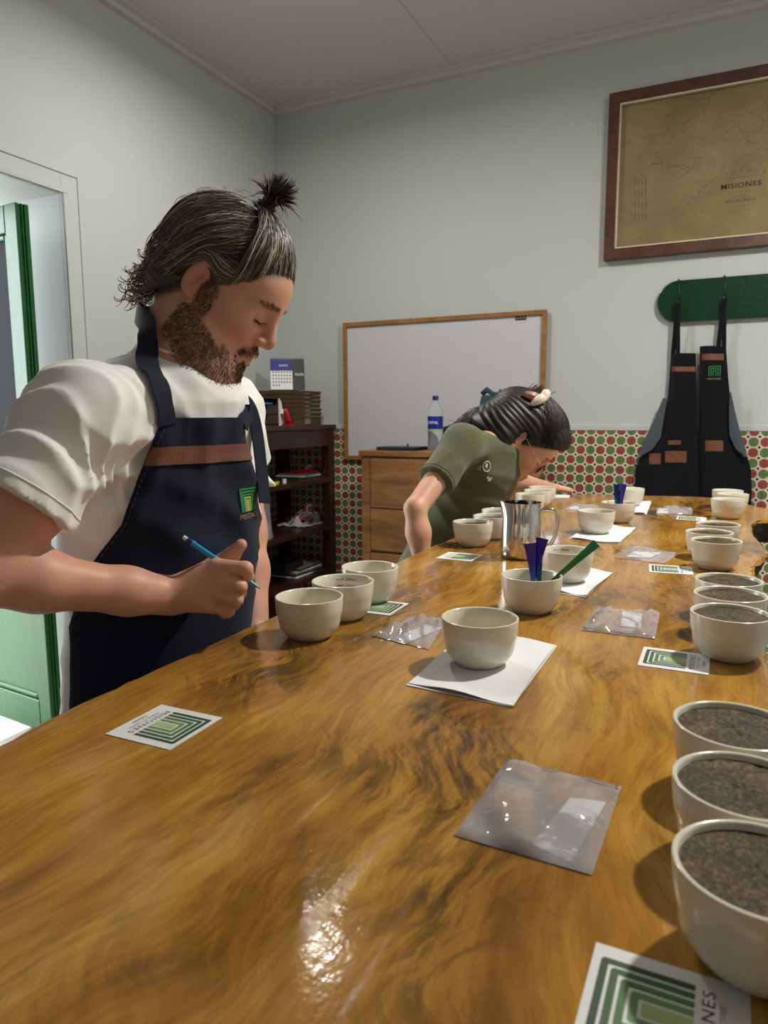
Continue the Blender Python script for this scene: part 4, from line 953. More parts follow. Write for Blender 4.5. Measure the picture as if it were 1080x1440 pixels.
# calendar on top of the organiser
cal = thing('desk_calendar', 'tent desk calendar with a blue heading and black side panel', 'calendar', (sx1-0.17, float(onx(405, 545, sx1-0.17)[1]), tz+0.001), -0.95)
cyh = 0.100; hz = float(onx(400, 503, sx1-0.13)[2])-tz
yl, yr = -cyh, cyh*0.95
def calp(x0, z0, x1, z1, y0, y1, th=0.002): return MB().prism([(x0, y0, z0), (x0, y1, z0), (x1, y1, z1), (x1, y0, z1)], (-th, 0, 0))
frontp = obj('stand', calp(0.055, 0, 0.0, hz, yl, yr), plain('charcoal_board', (42, 46, 50), 0.6), cal); obj('back_leaf', calp(-0.055, 0, 0.0, hz, yl, yr), M_CARD, cal)
def onp(y, s, off): return (0.055*(1-s)+off, y, hz*s)
pg = obj('page', MB().prism([onp(yl, 0.02, 0.001), onp(yl+0.125, 0.02, 0.001), onp(yl+0.125, 0.97, 0.001), onp(yl, 0.97, 0.001)], (0.0012, 0, 0.0004)), M_CARD, cal)
obj('heading', MB().prism([onp(yl, 0.62, 0.0024), onp(yl+0.125, 0.62, 0.0024), onp(yl+0.125, 0.97, 0.0024), onp(yl, 0.97, 0.0024)], (0.0006, 0, 0)), plain('royal_blue_print', (34, 40, 128), 0.6), pg)
e = MB(); put_text(e, 'JUNIO', onp(yl+0.075, 0.78, 0.0034), (0, 1, 0), (-0.055/hz, 0, 1), 0.016, 0.05); obj('heading_print', e, M_WHITEPL, pg)
e = MB()
for r in range(5):
    for c in range(7):
        if r == 4 and c > 2: continue
        y, s = yl+0.012+0.016*c, 0.55-0.105*r; e.add([onp(y, s, 0.0026), onp(y+0.008, s, 0.0026), onp(y+0.008, s+0.05, 0.0026), onp(y, s+0.05, 0.0026)], [(0, 1, 2, 3)])
obj('day_marks', e, plain('calendar_ink', (110, 114, 130), 0.7), pg)
e = MB(); put_text(e, 'diseño', onp(yl+0.165, 0.52, 0.0012), (0, 1, 0), (-0.055/hz, 0, 1), 0.018, 0.05); obj('panel_print', e, M_WHITEPL, frontp)
for k in range(20): obj('ring', MB().tube([(0.005*math.cos(a), yl+0.008+k*(yr-yl-0.016)/19, hz+0.0025+0.005*math.sin(a)) for a in np.linspace(0, 2*PI, 9)], 0.0008, 4), M_BLACK, cal)
# red stapler and notes between organiser and trays
ry_ = float(onx(403, 596, sx1-0.06)[1])
stp = thing('red_stapler', 'red stapler standing on its end beside the tray stack', 'stapler', (sx1-0.06, ry_+0.005, sz1+0.0003))
obj('body', MB().tube([(0, 0.022, 0.006), (0, 0.010, 0.035), (0, -0.010, 0.075), (0, -0.018, 0.092)], [(0.016, 0.016), (0.017, 0.017), (0.015, 0.014), (0.008, 0.008)], 12), plain('red_plastic', (186, 22, 32), 0.3), stp, smooth=True)
obj('base', MB().box((-0.02, -0.002, 0), (0.02, 0.038, 0.007)), plain('red_plastic', (186, 22, 32)), stp)
o = obj('folded_note', MB().cbox((0, 0, 0.066), (0.004, 0.05, 0.13), Matrix.Rotation(0.25, 3, 'X')).cbox((0.012, 0.012, 0.075), (0.02, 0.045, 0.003), Matrix.Rotation(0.6, 3, 'X')), M_PAPER); o.location = (sx1-0.10, ry_+0.0, sz1+0.002); tag(o, 'crumpled white paper note behind the red stapler', 'paper')
# shelf contents
def slab_thing(name, px, z, size, mat, label, cat, rot=0.0, inset=0.12, n=1, group=None):
    q = onx(px, 700, sx1-inset); o = obj(name, MB().cbox((0, 0, size[2]/2), size), mat, bevel=0.002); o.location = (sx1-inset, float(q[1]), z+0.0004); o.rotation_euler = (0, 0, rot); tag(o, label, cat, group); return o
z_a, z_b, z_c = shz
by = 0
for k, (h_, mt, nm, lb_) in enumerate(((0.010, plain('green_cover', (46, 84, 60), 0.5), 'notebook', 'green notebook at the bottom of the pile on the upper shelf'), (0.008, M_CARD, 'magazine', 'white magazine in the middle of the pile on the upper shelf'), (0.008, plain('grey_cover', (120, 122, 116), 0.5), 'booklet', 'grey booklet under the pink folder on the upper shelf'))):
    slab_thing(nm, 425, z_a+by, (0.20, 0.30-0.02*k, h_), mt, lb_, 'book', 0.1*k-0.1, 0.17); by += h_+0.0006
q = onx(428, 700, sx1-0.17); pf = obj('pink_folder', MB().slabgrid(sheet_grid([(-0.09, -0.13), (0.09, -0.12), (0.10, 0.12), (-0.08, 0.13)], (10, 12), 0.0, 0.016, 8), (0, 0, 0.0015)), plain('crimson_plastic', (168, 24, 50), 0.35), smooth=True); pf.location = (sx1-0.17, float(q[1]), z_a+by+0.0006); tag(pf, 'crumpled crimson plastic folder on top of the book pile', 'folder')
slab_thing('yellow_notepad', 378, z_a, (0.11, 0.11, 0.012), plain('yellow_pad', (222, 200, 40), 0.6), 'bright yellow notepad on the upper shelf beside the man', 'notepad', 0.5, 0.09)
q = onx(396, 700, sx1-0.07); o = obj('white_jar', MB().lathe([(0.012, 0), (0.012, 0.014), (0.013, 0.015), (0.013, 0.022), (0.011, 0.023)], 18), M_WHITEPL, auto=40); o.location = (sx1-0.05, float(q[1]), z_a+0.0003); tag(o, 'tiny white capped jar beside the yellow notepad', 'jar')
cbg = onx(428, 735, sx1-0.15)
m = MB().slabgrid(sheet_grid([(-0.10, -0.15), (0.08, -0.13), (0.09, 0.14), (-0.10, 0.15)], (18, 24), 0.0, 0.05, 22, 0.15), (0, 0, 0.002)); o = obj('cloth_bag', m, plain('white_pink_cloth', (206, 200, 206), 0.85, noise=0.05), smooth=True); o.location = (sx1-0.15, float(cbg[1]), z_b+0.0008); tag(o, 'rumpled white cloth bag with a pink print on the middle shelf', 'cloth bag')
st = MB().slabgrid(sheet_grid([(-0.02, -0.09), (0.05, -0.09), (0.05, 0.06), (-0.02, 0.06)], (6, 8), 0.036, 0.02, 4), (0, 0, 0.002)); o2 = obj('pink_print', st, plain('faded_pink', (170, 110, 128), 0.85), o, smooth=True)
pbg = thing('coffee_bean_bag', 'clear plastic bag of pale beans on the middle shelf next to the man', 'bag', (sx1-0.08, float(onx(368, 740, sx1-0.08)[1]), z_b+0.0003))
G = []
for s in np.linspace(0, 1, 10):
    w, d = 0.085*(1-0.1*s), 0.045*(1-0.92*s)+0.002; G.append([(d*math.sin(a)+0.004*math.sin(5*a+6*s), w*math.cos(a), s*0.20+0.004*math.sin(4*a)*s) for a in np.linspace(0, 2*PI, 29)[:-1]])
G = np.array(G); a_, b_ = G.shape[:2]; fs_ = [(i*b_+j, i*b_+(j+1) % b_, (i+1)*b_+(j+1) % b_, (i+1)*b_+j) for i in range(a_-1) for j in range(b_)]
obj('film', MB().add(G.reshape(-1, 3), fs_), M_FILM, pbg, smooth=True)
H = G[:6].copy(); H[..., :2] *= 0.93; H[..., 2] = H[..., 2]*0.85+0.003
obj('beans', MB().add(H.reshape(-1, 3), fs_[:5*b_]+[tuple(range(b_-1, -1, -1)), tuple(5*b_+j for j in range(b_))]), plain('pale_beans', (118, 112, 92), 0.7, noise=0.4, nscale=120, bump=0.8), pbg, smooth=True)['kind'] = 'stuff'
by = z_c
for k in range(6): 
    slab_thing('magazine', 412, by, (0.22, 0.30-0.012*k, 0.009), (M_CARD, plain('charcoal_board', (42, 46, 50)), plain('grey_cover', (120, 122, 116)))[k % 3], ('lowest white','second, charcoal','third, grey','fourth, white','fifth, charcoal','topmost grey')[k]+' magazine in the flat stack on the low shelf', 'magazine', random.uniform(-0.08, 0.08), 0.16, group='magazines on the low shelf'); by += 0.0096
o = slab_thing('black_case', 395, by, (0.16, 0.22, 0.045), M_BLACK, 'black case lying on the magazines on the low shelf', 'case', 0.1, 0.14)

# ------------------------------------------------------------------ sculpting toolkit: smooth-blended distance fields -> one continuous mesh
def unit(v): v = np.array(v, float); return v/np.linalg.norm(v)
class Cone:
    def __init__(s, a, b, ra, rb): s.a, s.b, s.ra, s.rb = np.array(a, float), np.array(b, float), ra, rb; s.d = s.b-s.a; s.L = max(np.dot(s.d, s.d), 1e-9)
    def __call__(s, P):
        q = P-s.a; h = np.clip(q@s.d/s.L, 0, 1); return np.linalg.norm(q-h[:, None]*s.d, axis=1)-(s.ra+(s.rb-s.ra)*h)
class Ell:
    def __init__(s, c, r, M=None): s.c, s.r = np.array(c, float), np.array(r, float); s.M = None if M is None else np.array(M, float)
    def __call__(s, P):
        q = P-s.c
        if s.M is not None: q = q@s.M            # columns of M are the ellipsoid's axes
        k0 = np.linalg.norm(q/s.r, axis=1); k1 = np.linalg.norm(q/(s.r*s.r), axis=1)+1e-9
        return np.where(k0 > 0.02, k0*(k0-1)/k1, -s.r.min())
class Plane:                                     # solid on the side the normal points away from
    def __init__(s, c, n): s.c, s.n = np.array(c, float), unit(n)
    def __call__(s, P): return (P-s.c)@s.n
class Loft:                                      # elliptical sections along a bent axis
    def __init__(s, rows, V):                    # rows: (centre, half width, half depth); V: facing direction
        s.C = np.array([r[0] for r in rows], float); s.A = np.array([r[1] for r in rows]); s.B = np.array([r[2] for r in rows]); s.V0 = np.array(V, float)
    def __call__(s, P):
        ax = unit(s.C[-1]-s.C[0]); sc = (s.C-s.C[0])@ax; h = np.clip((P-s.C[0])@ax, sc[0], sc[-1])
        c = np.stack([np.interp(h, sc, s.C[:, k]) for k in range(3)], 1); a = np.interp(h, sc, s.A); b = np.interp(h, sc, s.B)
        V = unit(s.V0-ax*np.dot(s.V0, ax)); A = np.cross(ax, V); q = P-c; u, v, w = q@A, q@V, q@ax
        k0 = np.sqrt((u/a)**2+(v/b)**2); k1 = np.sqrt((u/a**2)**2+(v/b**2)**2)+1e-9
        d = np.where(k0 > 0.05, k0*(k0-1)/k1, -np.minimum(a, b))
        over = np.abs((P-s.C[0])@ax-h)
        return np.where(over > 0, np.hypot(np.maximum(d, 0), over), d)
def smin(a, b, k):
    if k <= 0: return np.minimum(a, b)
    h = np.maximum(k-np.abs(a-b), 0)/k; return np.minimum(a, b)-h*h*k*0.25
class Field:
    def __init__(s): s.ops = []; s.disp = None; s.dmax = 0.0
    def u(s, p, k=0.01): s.ops.append(('u', p, k)); return s
    def sub(s, p, k=0.005): s.ops.append(('s', p, k)); return s
    def cut(s, p, k=0.0): s.ops.append(('i', p, k)); return s           # intersect with a half space etc.
    def eval(s, P, ops=None):
        d = None
        for m, p, k in (s.ops if ops is None else ops):
            e = p(P)
            if d is None: d = e if m == 'u' else np.full(len(P), 1.0); 
            elif m == 'u': d = smin(d, e, k)
            elif m == 's': d = -smin(-d, e, k)
            else: d = -smin(-d, -e, k)
        if d is None: d = np.full(len(P), 1.0)
        if s.disp is not None: d = d+s.disp(P)
        return d
    def grad(s, P, e=0.0015):
        g = np.stack([s.eval(P+np.eye(3)[k]*e)-s.eval(P-np.eye(3)[k]*e) for k in range(3)], 1); return g/(np.linalg.norm(g, axis=1)[:, None]+1e-12)
    def snap(s, P, off=0.0, it=6):
        P = np.array(P, float)
        for _ in range(it): P = P-s.grad(P)*(s.eval(P)-off)[:, None]*0.9
        return P
def polygonize(F, lo, hi, h, N=18):
    """surface nets over sparse blocks"""
    lo, hi = np.array(lo, float), np.array(hi, float); nb = np.ceil((hi-lo)/(h*N)).astype(int)
    I = np.stack(np.meshgrid(*[np.arange(k) for k in nb], indexing='ij'), -1).reshape(-1, 3)
    Cc = lo+(I+0.5)*h*N; hd = h*N*0.5*math.sqrt(3)
    D = F.eval(Cc); act = np.abs(D) < hd*1.7+F.dmax+0.004
    PD = {id(p): p(Cc) for _, p, _ in F.ops}
    g = np.arange(-1, N+1); gx = np.stack(np.meshgrid(g, g, g, indexing='ij'), -1); M = N+2; big = np.array(nb)*N+4
    def key(c): c = c+1; return (c[..., 0].astype(np.int64)*big[1]+c[..., 1])*big[2]+c[..., 2]
    CK, CV, Q = [], [], []
    for bi in np.where(act)[0]:
        thr = hd*1.6+F.dmax
        ops = [(m, p, k) for m, p, k in F.ops if (PD[id(p)][bi] > -(thr+k) if m == 'i' else PD[id(p)][bi] < thr+k)]
        if not any(o[0] == 'u' for o in ops): continue
        cell = gx+I[bi]*N; V = F.eval((lo+cell.reshape(-1, 3)*h), ops).reshape(M, M, M); S = V < 0
        if S.all() or not S.any(): continue
        # cells owned by the block: corner index 1..N  (global cell = block*N + 0..N-1)
        sub = lambda i, j, k: (slice(1+i, N+1+i), slice(1+j, N+1+j), slice(1+k, N+1+k))
        cs = np.stack([S[sub(i, j, k)] for i in (0, 1) for j in (0, 1) for k in (0, 1)], 0); m_ = cs.any(0) & ~cs.all(0)
        idx = np.argwhere(m_)
        if len(idx):
            acc = np.zeros((len(idx), 3)); cnt = np.zeros(len(idx)); b = idx+1
            def val(o): return V[b[:, 0]+o[0], b[:, 1]+o[1], b[:, 2]+o[2]]
            for ax in range(3):
                for p in (0, 1):
                    for q in (0, 1):
                        o0 = [0, 0, 0]; r = [k for k in range(3) if k != ax]; o0[r[0]] = p; o0[r[1]] = q; o1 = list(o0); o1[ax] = 1
                        v0, v1 = val(o0), val(o1); x = (v0 < 0) != (v1 < 0); tt = np.where(x, v0/(v0-v1+1e-20), 0)
                        pt = np.array(o0, float)[None, :].repeat(len(idx), 0); pt[:, ax] = tt; acc += pt*x[:, None]; cnt += x
            gc = idx+I[bi]*N; CK.append(key(gc)); CV.append(lo+(gc+acc/cnt[:, None])*h)
        for ax in range(3):
            d = [0, 0, 0]; d[ax] = 1; s0 = S[sub(0, 0, 0)]; s1 = S[sub(*d)]; e = np.argwhere(s0 != s1)
            if not len(e): continue
            gc = e+I[bi]*N; r = [(1, 2), (2, 0), (0, 1)][ax]; o1 = np.zeros(3, int); o1[r[0]] = 1; o2 = np.zeros(3, int); o2[r[1]] = 1
            q = np.stack([key(gc), key(gc-o1), key(gc-o1-o2), key(gc-o2)], 1); fl = s0[e[:, 0], e[:, 1], e[:, 2]]; q[~fl] = q[~fl][:, ::-1]; Q.append(q)
    K = np.concatenate(CK); V = np.concatenate(CV); Q = np.concatenate(Q); o = np.argsort(K); K, V = K[o], V[o]
    j = np.searchsorted(K, Q); j = np.clip(j, 0, len(K)-1); ok = (K[j] == Q).all(1); return V, j[ok]
def np_mesh(name, V, Q, mat, parent, col=None, smooth=True):
    r = root_of(parent) if parent is not None else None
    if r is not None: V = V-np.array(r.location)
    me = bpy.data.meshes.new(name); me.vertices.add(len(V)); me.vertices.foreach_set('co', V.astype(np.float32).ravel())
    k = Q.shape[1]; me.loops.add(len(Q)*k); me.loops.foreach_set('vertex_index', Q.astype(np.int32).ravel())
    me.polygons.add(len(Q)); me.polygons.foreach_set('loop_start', np.arange(0, len(Q)*k, k, dtype=np.int32)); me.polygons.foreach_set('loop_total', np.full(len(Q), k, np.int32))
    me.polygons.foreach_set('use_smooth', np.full(len(Q), smooth)); me.update(calc_edges=True); me.validate()
    me.materials.append(mat)
    if col is not None:
        a = me.color_attributes.new('Col', 'FLOAT_COLOR', 'POINT'); a.data.foreach_set('color', np.concatenate([col, np.ones((len(col), 1))], 1).astype(np.float32).ravel())
    o = bpy.data.objects.new(name, me); COL.objects.link(o)
    if parent is not None: o.parent = parent
    return o
def strands_mesh(paths, radii, cols, nside=3):
    """many tapered hairs -> arrays (V, quads, colours); paths (n,m,3), radii (n,m), cols (n,3)"""
    P = np.array(paths); n, m = P.shape[:2]; T = np.gradient(P, axis=1); T /= np.linalg.norm(T, axis=2, keepdims=True)+1e-12
    ref = np.array([0.31, 0.52, 0.79]); N = np.cross(T, ref); N /= np.linalg.norm(N, axis=2, keepdims=True)+1e-12; B = np.cross(T, N)
    R = np.array(radii)[..., None, None]; a = np.arange(nside)*2*PI/nside
    V = P[:, :, None, :]+R*(N[:, :, None, :]*np.cos(a)[None, None, :, None]+B[:, :, None, :]*np.sin(a)[None, None, :, None])
    base = (np.arange(n)[:, None, None]*m+np.arange(m-1)[None, :, None])*nside; k = np.arange(nside)[None, None, :]; k2 = (k+1) % nside
    Q = np.stack([base+k, base+k2, base+nside+k2, base+nside+k], -1).reshape(-1, 4)
    C = np.repeat(np.array(cols), m*nside, 0); return V.reshape(-1, 3), Q, C
def join_arrays(parts):
    V, Q, C, o = [], [], [], 0
    for v, q, c in parts: V.append(v); Q.append(q+o); C.append(c); o += len(v)
    return np.concatenate(V), np.concatenate(Q), np.concatenate(C)
def sstep(a, b, x): t = np.clip((x-a)/(b-a), 0, 1); return t*t*(3-2*t)
def wob(P, f, s):                                   # cheap smooth 3D noise, about -1..1
    r = np.random.default_rng(s); o = np.zeros(len(P))
    for k in range(5): w = r.normal(0, 1, 3); w *= f*(0.6+0.25*k)/np.linalg.norm(w); o += np.sin(P@w+r.uniform(0, 6.28)+1.3*np.sin(P@np.roll(w, 1)*0.7))
    return o/3.0
def wob2(P, dirv, f, s): return np.sin(P@(np.array(dirv)*f)+1.6*wob(P, f*0.35, s))
def head_frame(C, pitch, turn, roll=0.0):
    """axes: fw (face), lf (person's left), up; turn>0 turns the face from image-right towards the camera"""
    h = RH*math.cos(turn)-FH*math.sin(turn); fw = h*math.cos(pitch)-ZV*math.sin(pitch); up = h*math.sin(pitch)+ZV*math.cos(pitch); lf = np.cross(up, fw)
    if roll: up, lf = up*math.cos(roll)+lf*math.sin(roll), lf*math.cos(roll)-up*math.sin(roll)
    return np.array(C, float), np.stack([fw, lf, up], 1)
def build_head(F, fr, male=True, s=1.0):
    """add head shapes (local x face, y left, z up; origin mid-skull) to the field F"""
    C, M = fr
    def w(p): return C+M@(np.array(p, float)*s)
    def E(c, r, R=None): return Ell(w(c), np.array(r)*s, M if R is None else M@R)
    def K(a, b, ra, rb): return Cone(w(a), w(b), ra*s, rb*s)
    F.u(E((-0.010, 0, 0.028), (0.097, 0.076, 0.090)), 0.01)
    F.u(E((0.034, 0, -0.012), (0.058, 0.062, 0.082)), 0.03)
    F.u(E((0.060, 0, 0.035), (0.034, 0.052, 0.040)), 0.03)
    jw = 1.0 if male else 0.9
    for y in (-1, 1):
        F.u(K((0.000, y*0.054*jw, -0.058), (0.066, y*0.020, -0.104), 0.018, 0.016), 0.03)
        F.u(E((0.056, y*0.043, -0.026), (0.030, 0.024, 0.022)), 0.025)
        F.u(K((0.086, y*0.010, 0.019), (0.070, y*0.046, 0.017), 0.010 if male else 0.008, 0.008), 0.014)
    F.u(E((0.072, 0, -0.100), (0.021, 0.023, 0.018)), 0.022)
    F.u(E((0.066, 0, -0.062), (0.031, 0.034, 0.036)), 0.022)
    for y in (-1, 1):
        F.sub(E((0.100, y*0.034, -0.001), (0.017, 0.018, 0.012)), 0.016)
        F.u(E((0.0755, y*0.032, -0.003), (0.0145, 0.0150, 0.0130)), 0.004)
    F.u(K((0.092, 0, 0.013), (0.110, 0, -0.026), 0.0078, 0.0096), 0.012)
    F.u(E((0.1085, 0, -0.033), (0.0115, 0.0105, 0.0098)), 0.008)
    for y in (-1, 1): F.u(E((0.099, y*0.0125, -0.036), (0.011, 0.0075, 0.008)), 0.006)
    F.u(K((0.096, -0.016, -0.0605), (0.096, 0.016, -0.0605), 0.0058, 0.0058), 0.010)
    F.u(E((0.0985, 0, -0.0600), (0.0070, 0.016, 0.0048)), 0.004); F.u(E((0.0960, 0, -0.0730), (0.0075, 0.016, 0.0058)), 0.005)
    F.sub(E((0.108, 0, -0.0665), (0.010, 0.026, 0.0012)), 0.002)
    th = math.radians(12); R = np.array([[math.cos(th), 0, math.sin(th)], [0, 1, 0], [-math.sin(th), 0, math.cos(th)]])
    for y in (-1, 1):
        F.u(E((-0.010, y*0.0785, -0.004), (0.0165, 0.0060, 0.0300), R), 0.005)
        F.u(E((-0.004, y*0.076, -0.028), (0.0085, 0.006, 0.010)), 0.006)
        F.sub(E((-0.0065, y*0.0860, -0.001), (0.0100, 0.0075, 0.0195), R), 0.003); F.u(E((-0.0125, y*0.0800, 0.000), (0.0028, 0.0035, 0.0150), R), 0.003)
        F.u(E((-0.0005, y*0.0800, -0.008), (0.0035, 0.004, 0.007)), 0.003)
    return w
def head_local(P, fr): C, M = fr; return (P-C)@M
def skin_color(P, frames, base, warm):
    n = wob(P, 60, 3)*0.5+wob(P, 160, 4)*0.5
    c = np.array(lin(base))[None, :]*(1+0.09*n[:, None]); c = c*(1+0.05*wob(P, 22, 6)[:, None]*np.array([[0.2, 0.9, 1.0]])); return c

# ------------------------------------------------------------------ the man
MAN = thing('person', 'man in white T-shirt and navy apron writing with a blue pencil, hair in a topknot', 'person', (float(W(225, 900, 1.06)[0]), float(W(225, 900, 1.06)[1]), 0.0))
FACE = head_frame(W(312, 401, 1.04), math.radians(36), math.radians(5), -0.05); HS = 0.93
VM = unit((0.97, -0.247, 0))                        # where his chest faces
AM = np.cross(ZV, VM)                               # towards his left
neck_b = W(258, 508, 1.04)
shR, shL = W(118, 585, 0.885), W(318, 580, 1.20)
hip = np.array([*(W(226, 900, 1.075)[:2]), 0.80])
waist = np.array([*(W(230, 880, 1.07)[:2]), 1.02]); chest = np.array([*(W(226, 640, 1.06)[:2]), 1.20]); upch = np.array([*(W(230, 560, 1.06)[:2]), 1.30])
top = np.array([*(W(240, 530, 1.06)[:2]), 1.355])
def torso_rows(e): return [(hip-ZV*0.05, 0.142+e, 0.102+e), (hip+ZV*0.05, 0.140+e, 0.100+e), (waist, 0.132+e, 0.096+e), (chest, 0.152+e, 0.102+e), (upch, 0.140+e, 0.088+e), (top, 0.080+e, 0.060+e)]
elR, wrR = W(-40, 806, 0.80), W(240, 838, 0.945)
elL, wrL = W(338, 748, 1.20), W(355, 892, 1.115)
body = Field()
hw = build_head(body, FACE, True, HS)
body.u(Cone(hw((-0.030, 0, -0.055)), neck_b, 0.050, 0.055), 0.03)
body.u(Cone(hw((0.005, 0, -0.075)), neck_b+VM*0.02, 0.045, 0.052), 0.03)
body.u(Cone(neck_b+ZV*0.01, neck_b-ZV*0.05, 0.062, 0.075), 0.03)
body.u(Loft([(r[0], r[1], r[2]) for r in torso_rows(-0.012)], VM), 0.04)
for sh in (shR, shL): body.u(Cone(neck_b-ZV*0.045, sh, 0.042, 0.042), 0.04)
up_mid = shR+(elR-shR)*0.55
body.u(Cone(shR, up_mid, 0.048, 0.047), 0.03).u(Cone(up_mid, elR, 0.047, 0.037), 0.03)
fa = wrR-elR
body.u(Cone(elR, elR+fa*0.30, 0.036, 0.0350), 0.02).u(Cone(elR+fa*0.30, elR+fa*0.75, 0.0345, 0.0280), 0.02).u(Cone(elR+fa*0.75, wrR, 0.0280, 0.0262), 0.02)
body.u(Cone(shL, elL, 0.052, 0.042), 0.03).u(Cone(elL, elL+(wrL-elL)*0.4, 0.040, 0.037), 0.02).u(Cone(elL+(wrL-elL)*0.4, wrL, 0.037, 0.026), 0.02)
# right hand closed round the pencil
mcp = [W(304, 796, 0.938), W(311, 816, 0.931), W(308, 835, 0.932), W(300, 852, 0.937)]
pip = [W(345, 800, 0.926), W(337, 825, 0.921), W(332, 843, 0.922), W(321, 859, 0.929)]
dip = [W(348, 811, 0.946), W(337, 834, 0.944), W(329, 849, 0.944), W(317, 862, 0.948)]
tip = [W(334, 817, 0.962), W(322, 834, 0.961), W(315, 847, 0.960), W(306, 857, 0.960)]
rf = [0.0100, 0.0098, 0.0094, 0.0084]
for k in range(4):
    body.u(Cone(wrR+(mcp[k]-wrR)*0.12, mcp[k], 0.0175, 0.0108), 0.010)
    body.u(Cone(mcp[k], pip[k], rf[k]*1.05, rf[k]*1.0), 0.003); body.u(Cone(pip[k], dip[k], rf[k]*0.98, rf[k]*0.9), 0.0035); body.u(Cone(dip[k], tip[k], rf[k]*0.9, rf[k]*0.78), 0.003)
body.u(Ell(W(285, 826, 0.950), (0.030, 0.030, 0.016), np.stack([CR, CU, CF], 1)), 0.012)
body.u(Cone(W(262, 822, 0.962), W(300, 797, 0.978), 0.018, 0.0135), 0.012).u(Cone(W(300, 797, 0.978), W(326, 781, 0.972), 0.0125, 0.0112), 0.006).u(Cone(W(326, 781, 0.972), W(339, 766, 0.964), 0.0112, 0.0082), 0.004)
for k in range(3):                                   # creases between the curled fingers
    a_ = (mcp[k]*0.55+pip[k]*0.45+mcp[k+1]*0.55+pip[k+1]*0.45)/2-CF*0.0095; b_ = (pip[k]+pip[k+1])/2-CF*0.006+CR*0.002; body.sub(Cone(a_, b_, 0.0016, 0.0034), 0.004)
# relaxed left hand, below the table edge
dn = unit(wrL-elL); pm = wrL+dn*0.075
for k, off in enumerate((-0.027, -0.009, 0.009, 0.026)):
    m0 = pm+VM*off*-1.0; a1 = m0+dn*0.04+AM*-0.006; a2 = a1+dn*0.026+AM*-0.014; body.u(Cone(wrL, m0, 0.020, 0.0125), 0.012); body.u(Cone(m0, a1, 0.0105, 0.0098), 0.004); body.u(Cone(a1, a2, 0.0098, 0.008), 0.003)
body.u(Cone(wrL+dn*0.02, wrL+dn*0.06+VM*0.035, 0.016, 0.011), 0.008).u(Cone(wrL+dn*0.06+VM*0.035, wrL+dn*0.10+VM*0.042, 0.011, 0.009), 0.004)
body.cut(Plane((0, 0, 0.70), (0, 0, -1)))
# veins, knuckles, beard volume
def beard_w(q):
    x, y, z = q[:, 0], np.abs(q[:, 1]), q[:, 2]
    cheek = -0.043-0.34*np.clip(x, 0, 0.09); jawl = -0.078-0.42*np.clip(x, -0.01, 0.09)
    b = sstep(0.004, -0.010, z-cheek+0.004*np.sin(y*300))*sstep(-0.016, -0.001, x)*sstep(-0.030, -0.012, z-jawl)*(x > -0.03)
    mou = np.exp(-((x-0.094)/0.026)**2-(y/0.034)**4-((z+0.0520+0.32*y)/0.0075)**2)
    side = sstep(0.020, 0.006, np.abs(x-0.016))*sstep(0.050, 0.058, y)*sstep(0.015, -0.010, z)*sstep(-0.07, -0.05, z)
    lips = np.exp(-((z+0.0665)/0.0075)**2-(y/0.019)**4)*sstep(0.085, 0.093, x)
    return np.clip(np.maximum(np.maximum(b, mou*1.2), side*0.8)-lips*1.2, 0, 1)*((q**2).sum(1) < 0.0324)
V, Q = polygonize(body, [-1.0, 0.42, 0.66], [-0.40, 1.30, 1.62], 0.0026)
q = head_local(V, FACE)/HS; inhead = (q**2).sum(1) < 0.0256
cl = skin_color(V, None, (208, 156, 132), None)
red = np.array(lin((196, 112, 92)))
def tint(c, w, t): return c*(1-w[:, None])+np.array(t)[None, :]*w[:, None]
x, y, z = q[:, 0], np.abs(q[:, 1]), q[:, 2]
cl = tint(cl, 0.55*inhead*np.exp(-((x-0.116)**2+y**2+(z+0.034)**2)/0.018**2), red)
cl = tint(cl, 0.55*inhead*(y > 0.066)*np.exp(-((x+0.008)/0.022)**2-((z+0.004)/0.035)**2), lin((200, 116, 96)))
cl = tint(cl, 0.30*inhead*np.exp(-((x-0.07)/0.03)**2-((y-0.045)/0.02)**2-((z+0.03)/0.022)**2), red)
cl = tint(cl, 0.7*inhead*np.exp(-((z+0.0665)/0.0065)**2-(y/0.018)**4)*sstep(0.088, 0.094, x), lin((158, 88, 80)))
bw = beard_w(q)
cl = tint(cl, 0.72*bw*(0.8+0.2*wob(V, 500, 9)), lin((84, 60, 46)))
hb = inhead*sstep(0.0, 0.012, z-0.95*(x-0.018))*sstep(0.03, 0.0, 0)    # scalp under the hair
cl = tint(cl, 0.85*sstep(-0.004, 0.012, z-0.95*(x-0.018)-0.0)*inhead*(y < 0.075), lin((50, 38, 32)))
# lowered eyelids: lash line, socket tone
for s_ in (-1, 1):
    yy_ = q[:, 1]-s_*0.032
    cl = tint(cl, 0.85*inhead*(x > 0.07)*np.exp(-(yy_/0.013)**4-((z+0.0105+14*yy_**2*0.4)/0.0016)**2), lin((40, 26, 22)))
eb = sum(np.exp(-((np.abs(q[:, 1])-0.034)/0.021)**4-((z-0.0205+0.10*np.maximum(np.abs(q[:, 1])-0.032, 0))/0.0042)**2) for _ in (0,))*(x > 0.055)*inhead
cl = tint(cl, 0.55*np.clip(eb, 0, 1), lin((64, 44, 32)))
mbody = np_mesh('body', V, Q, M_SKIN, MAN, cl)
# nails
nm = []
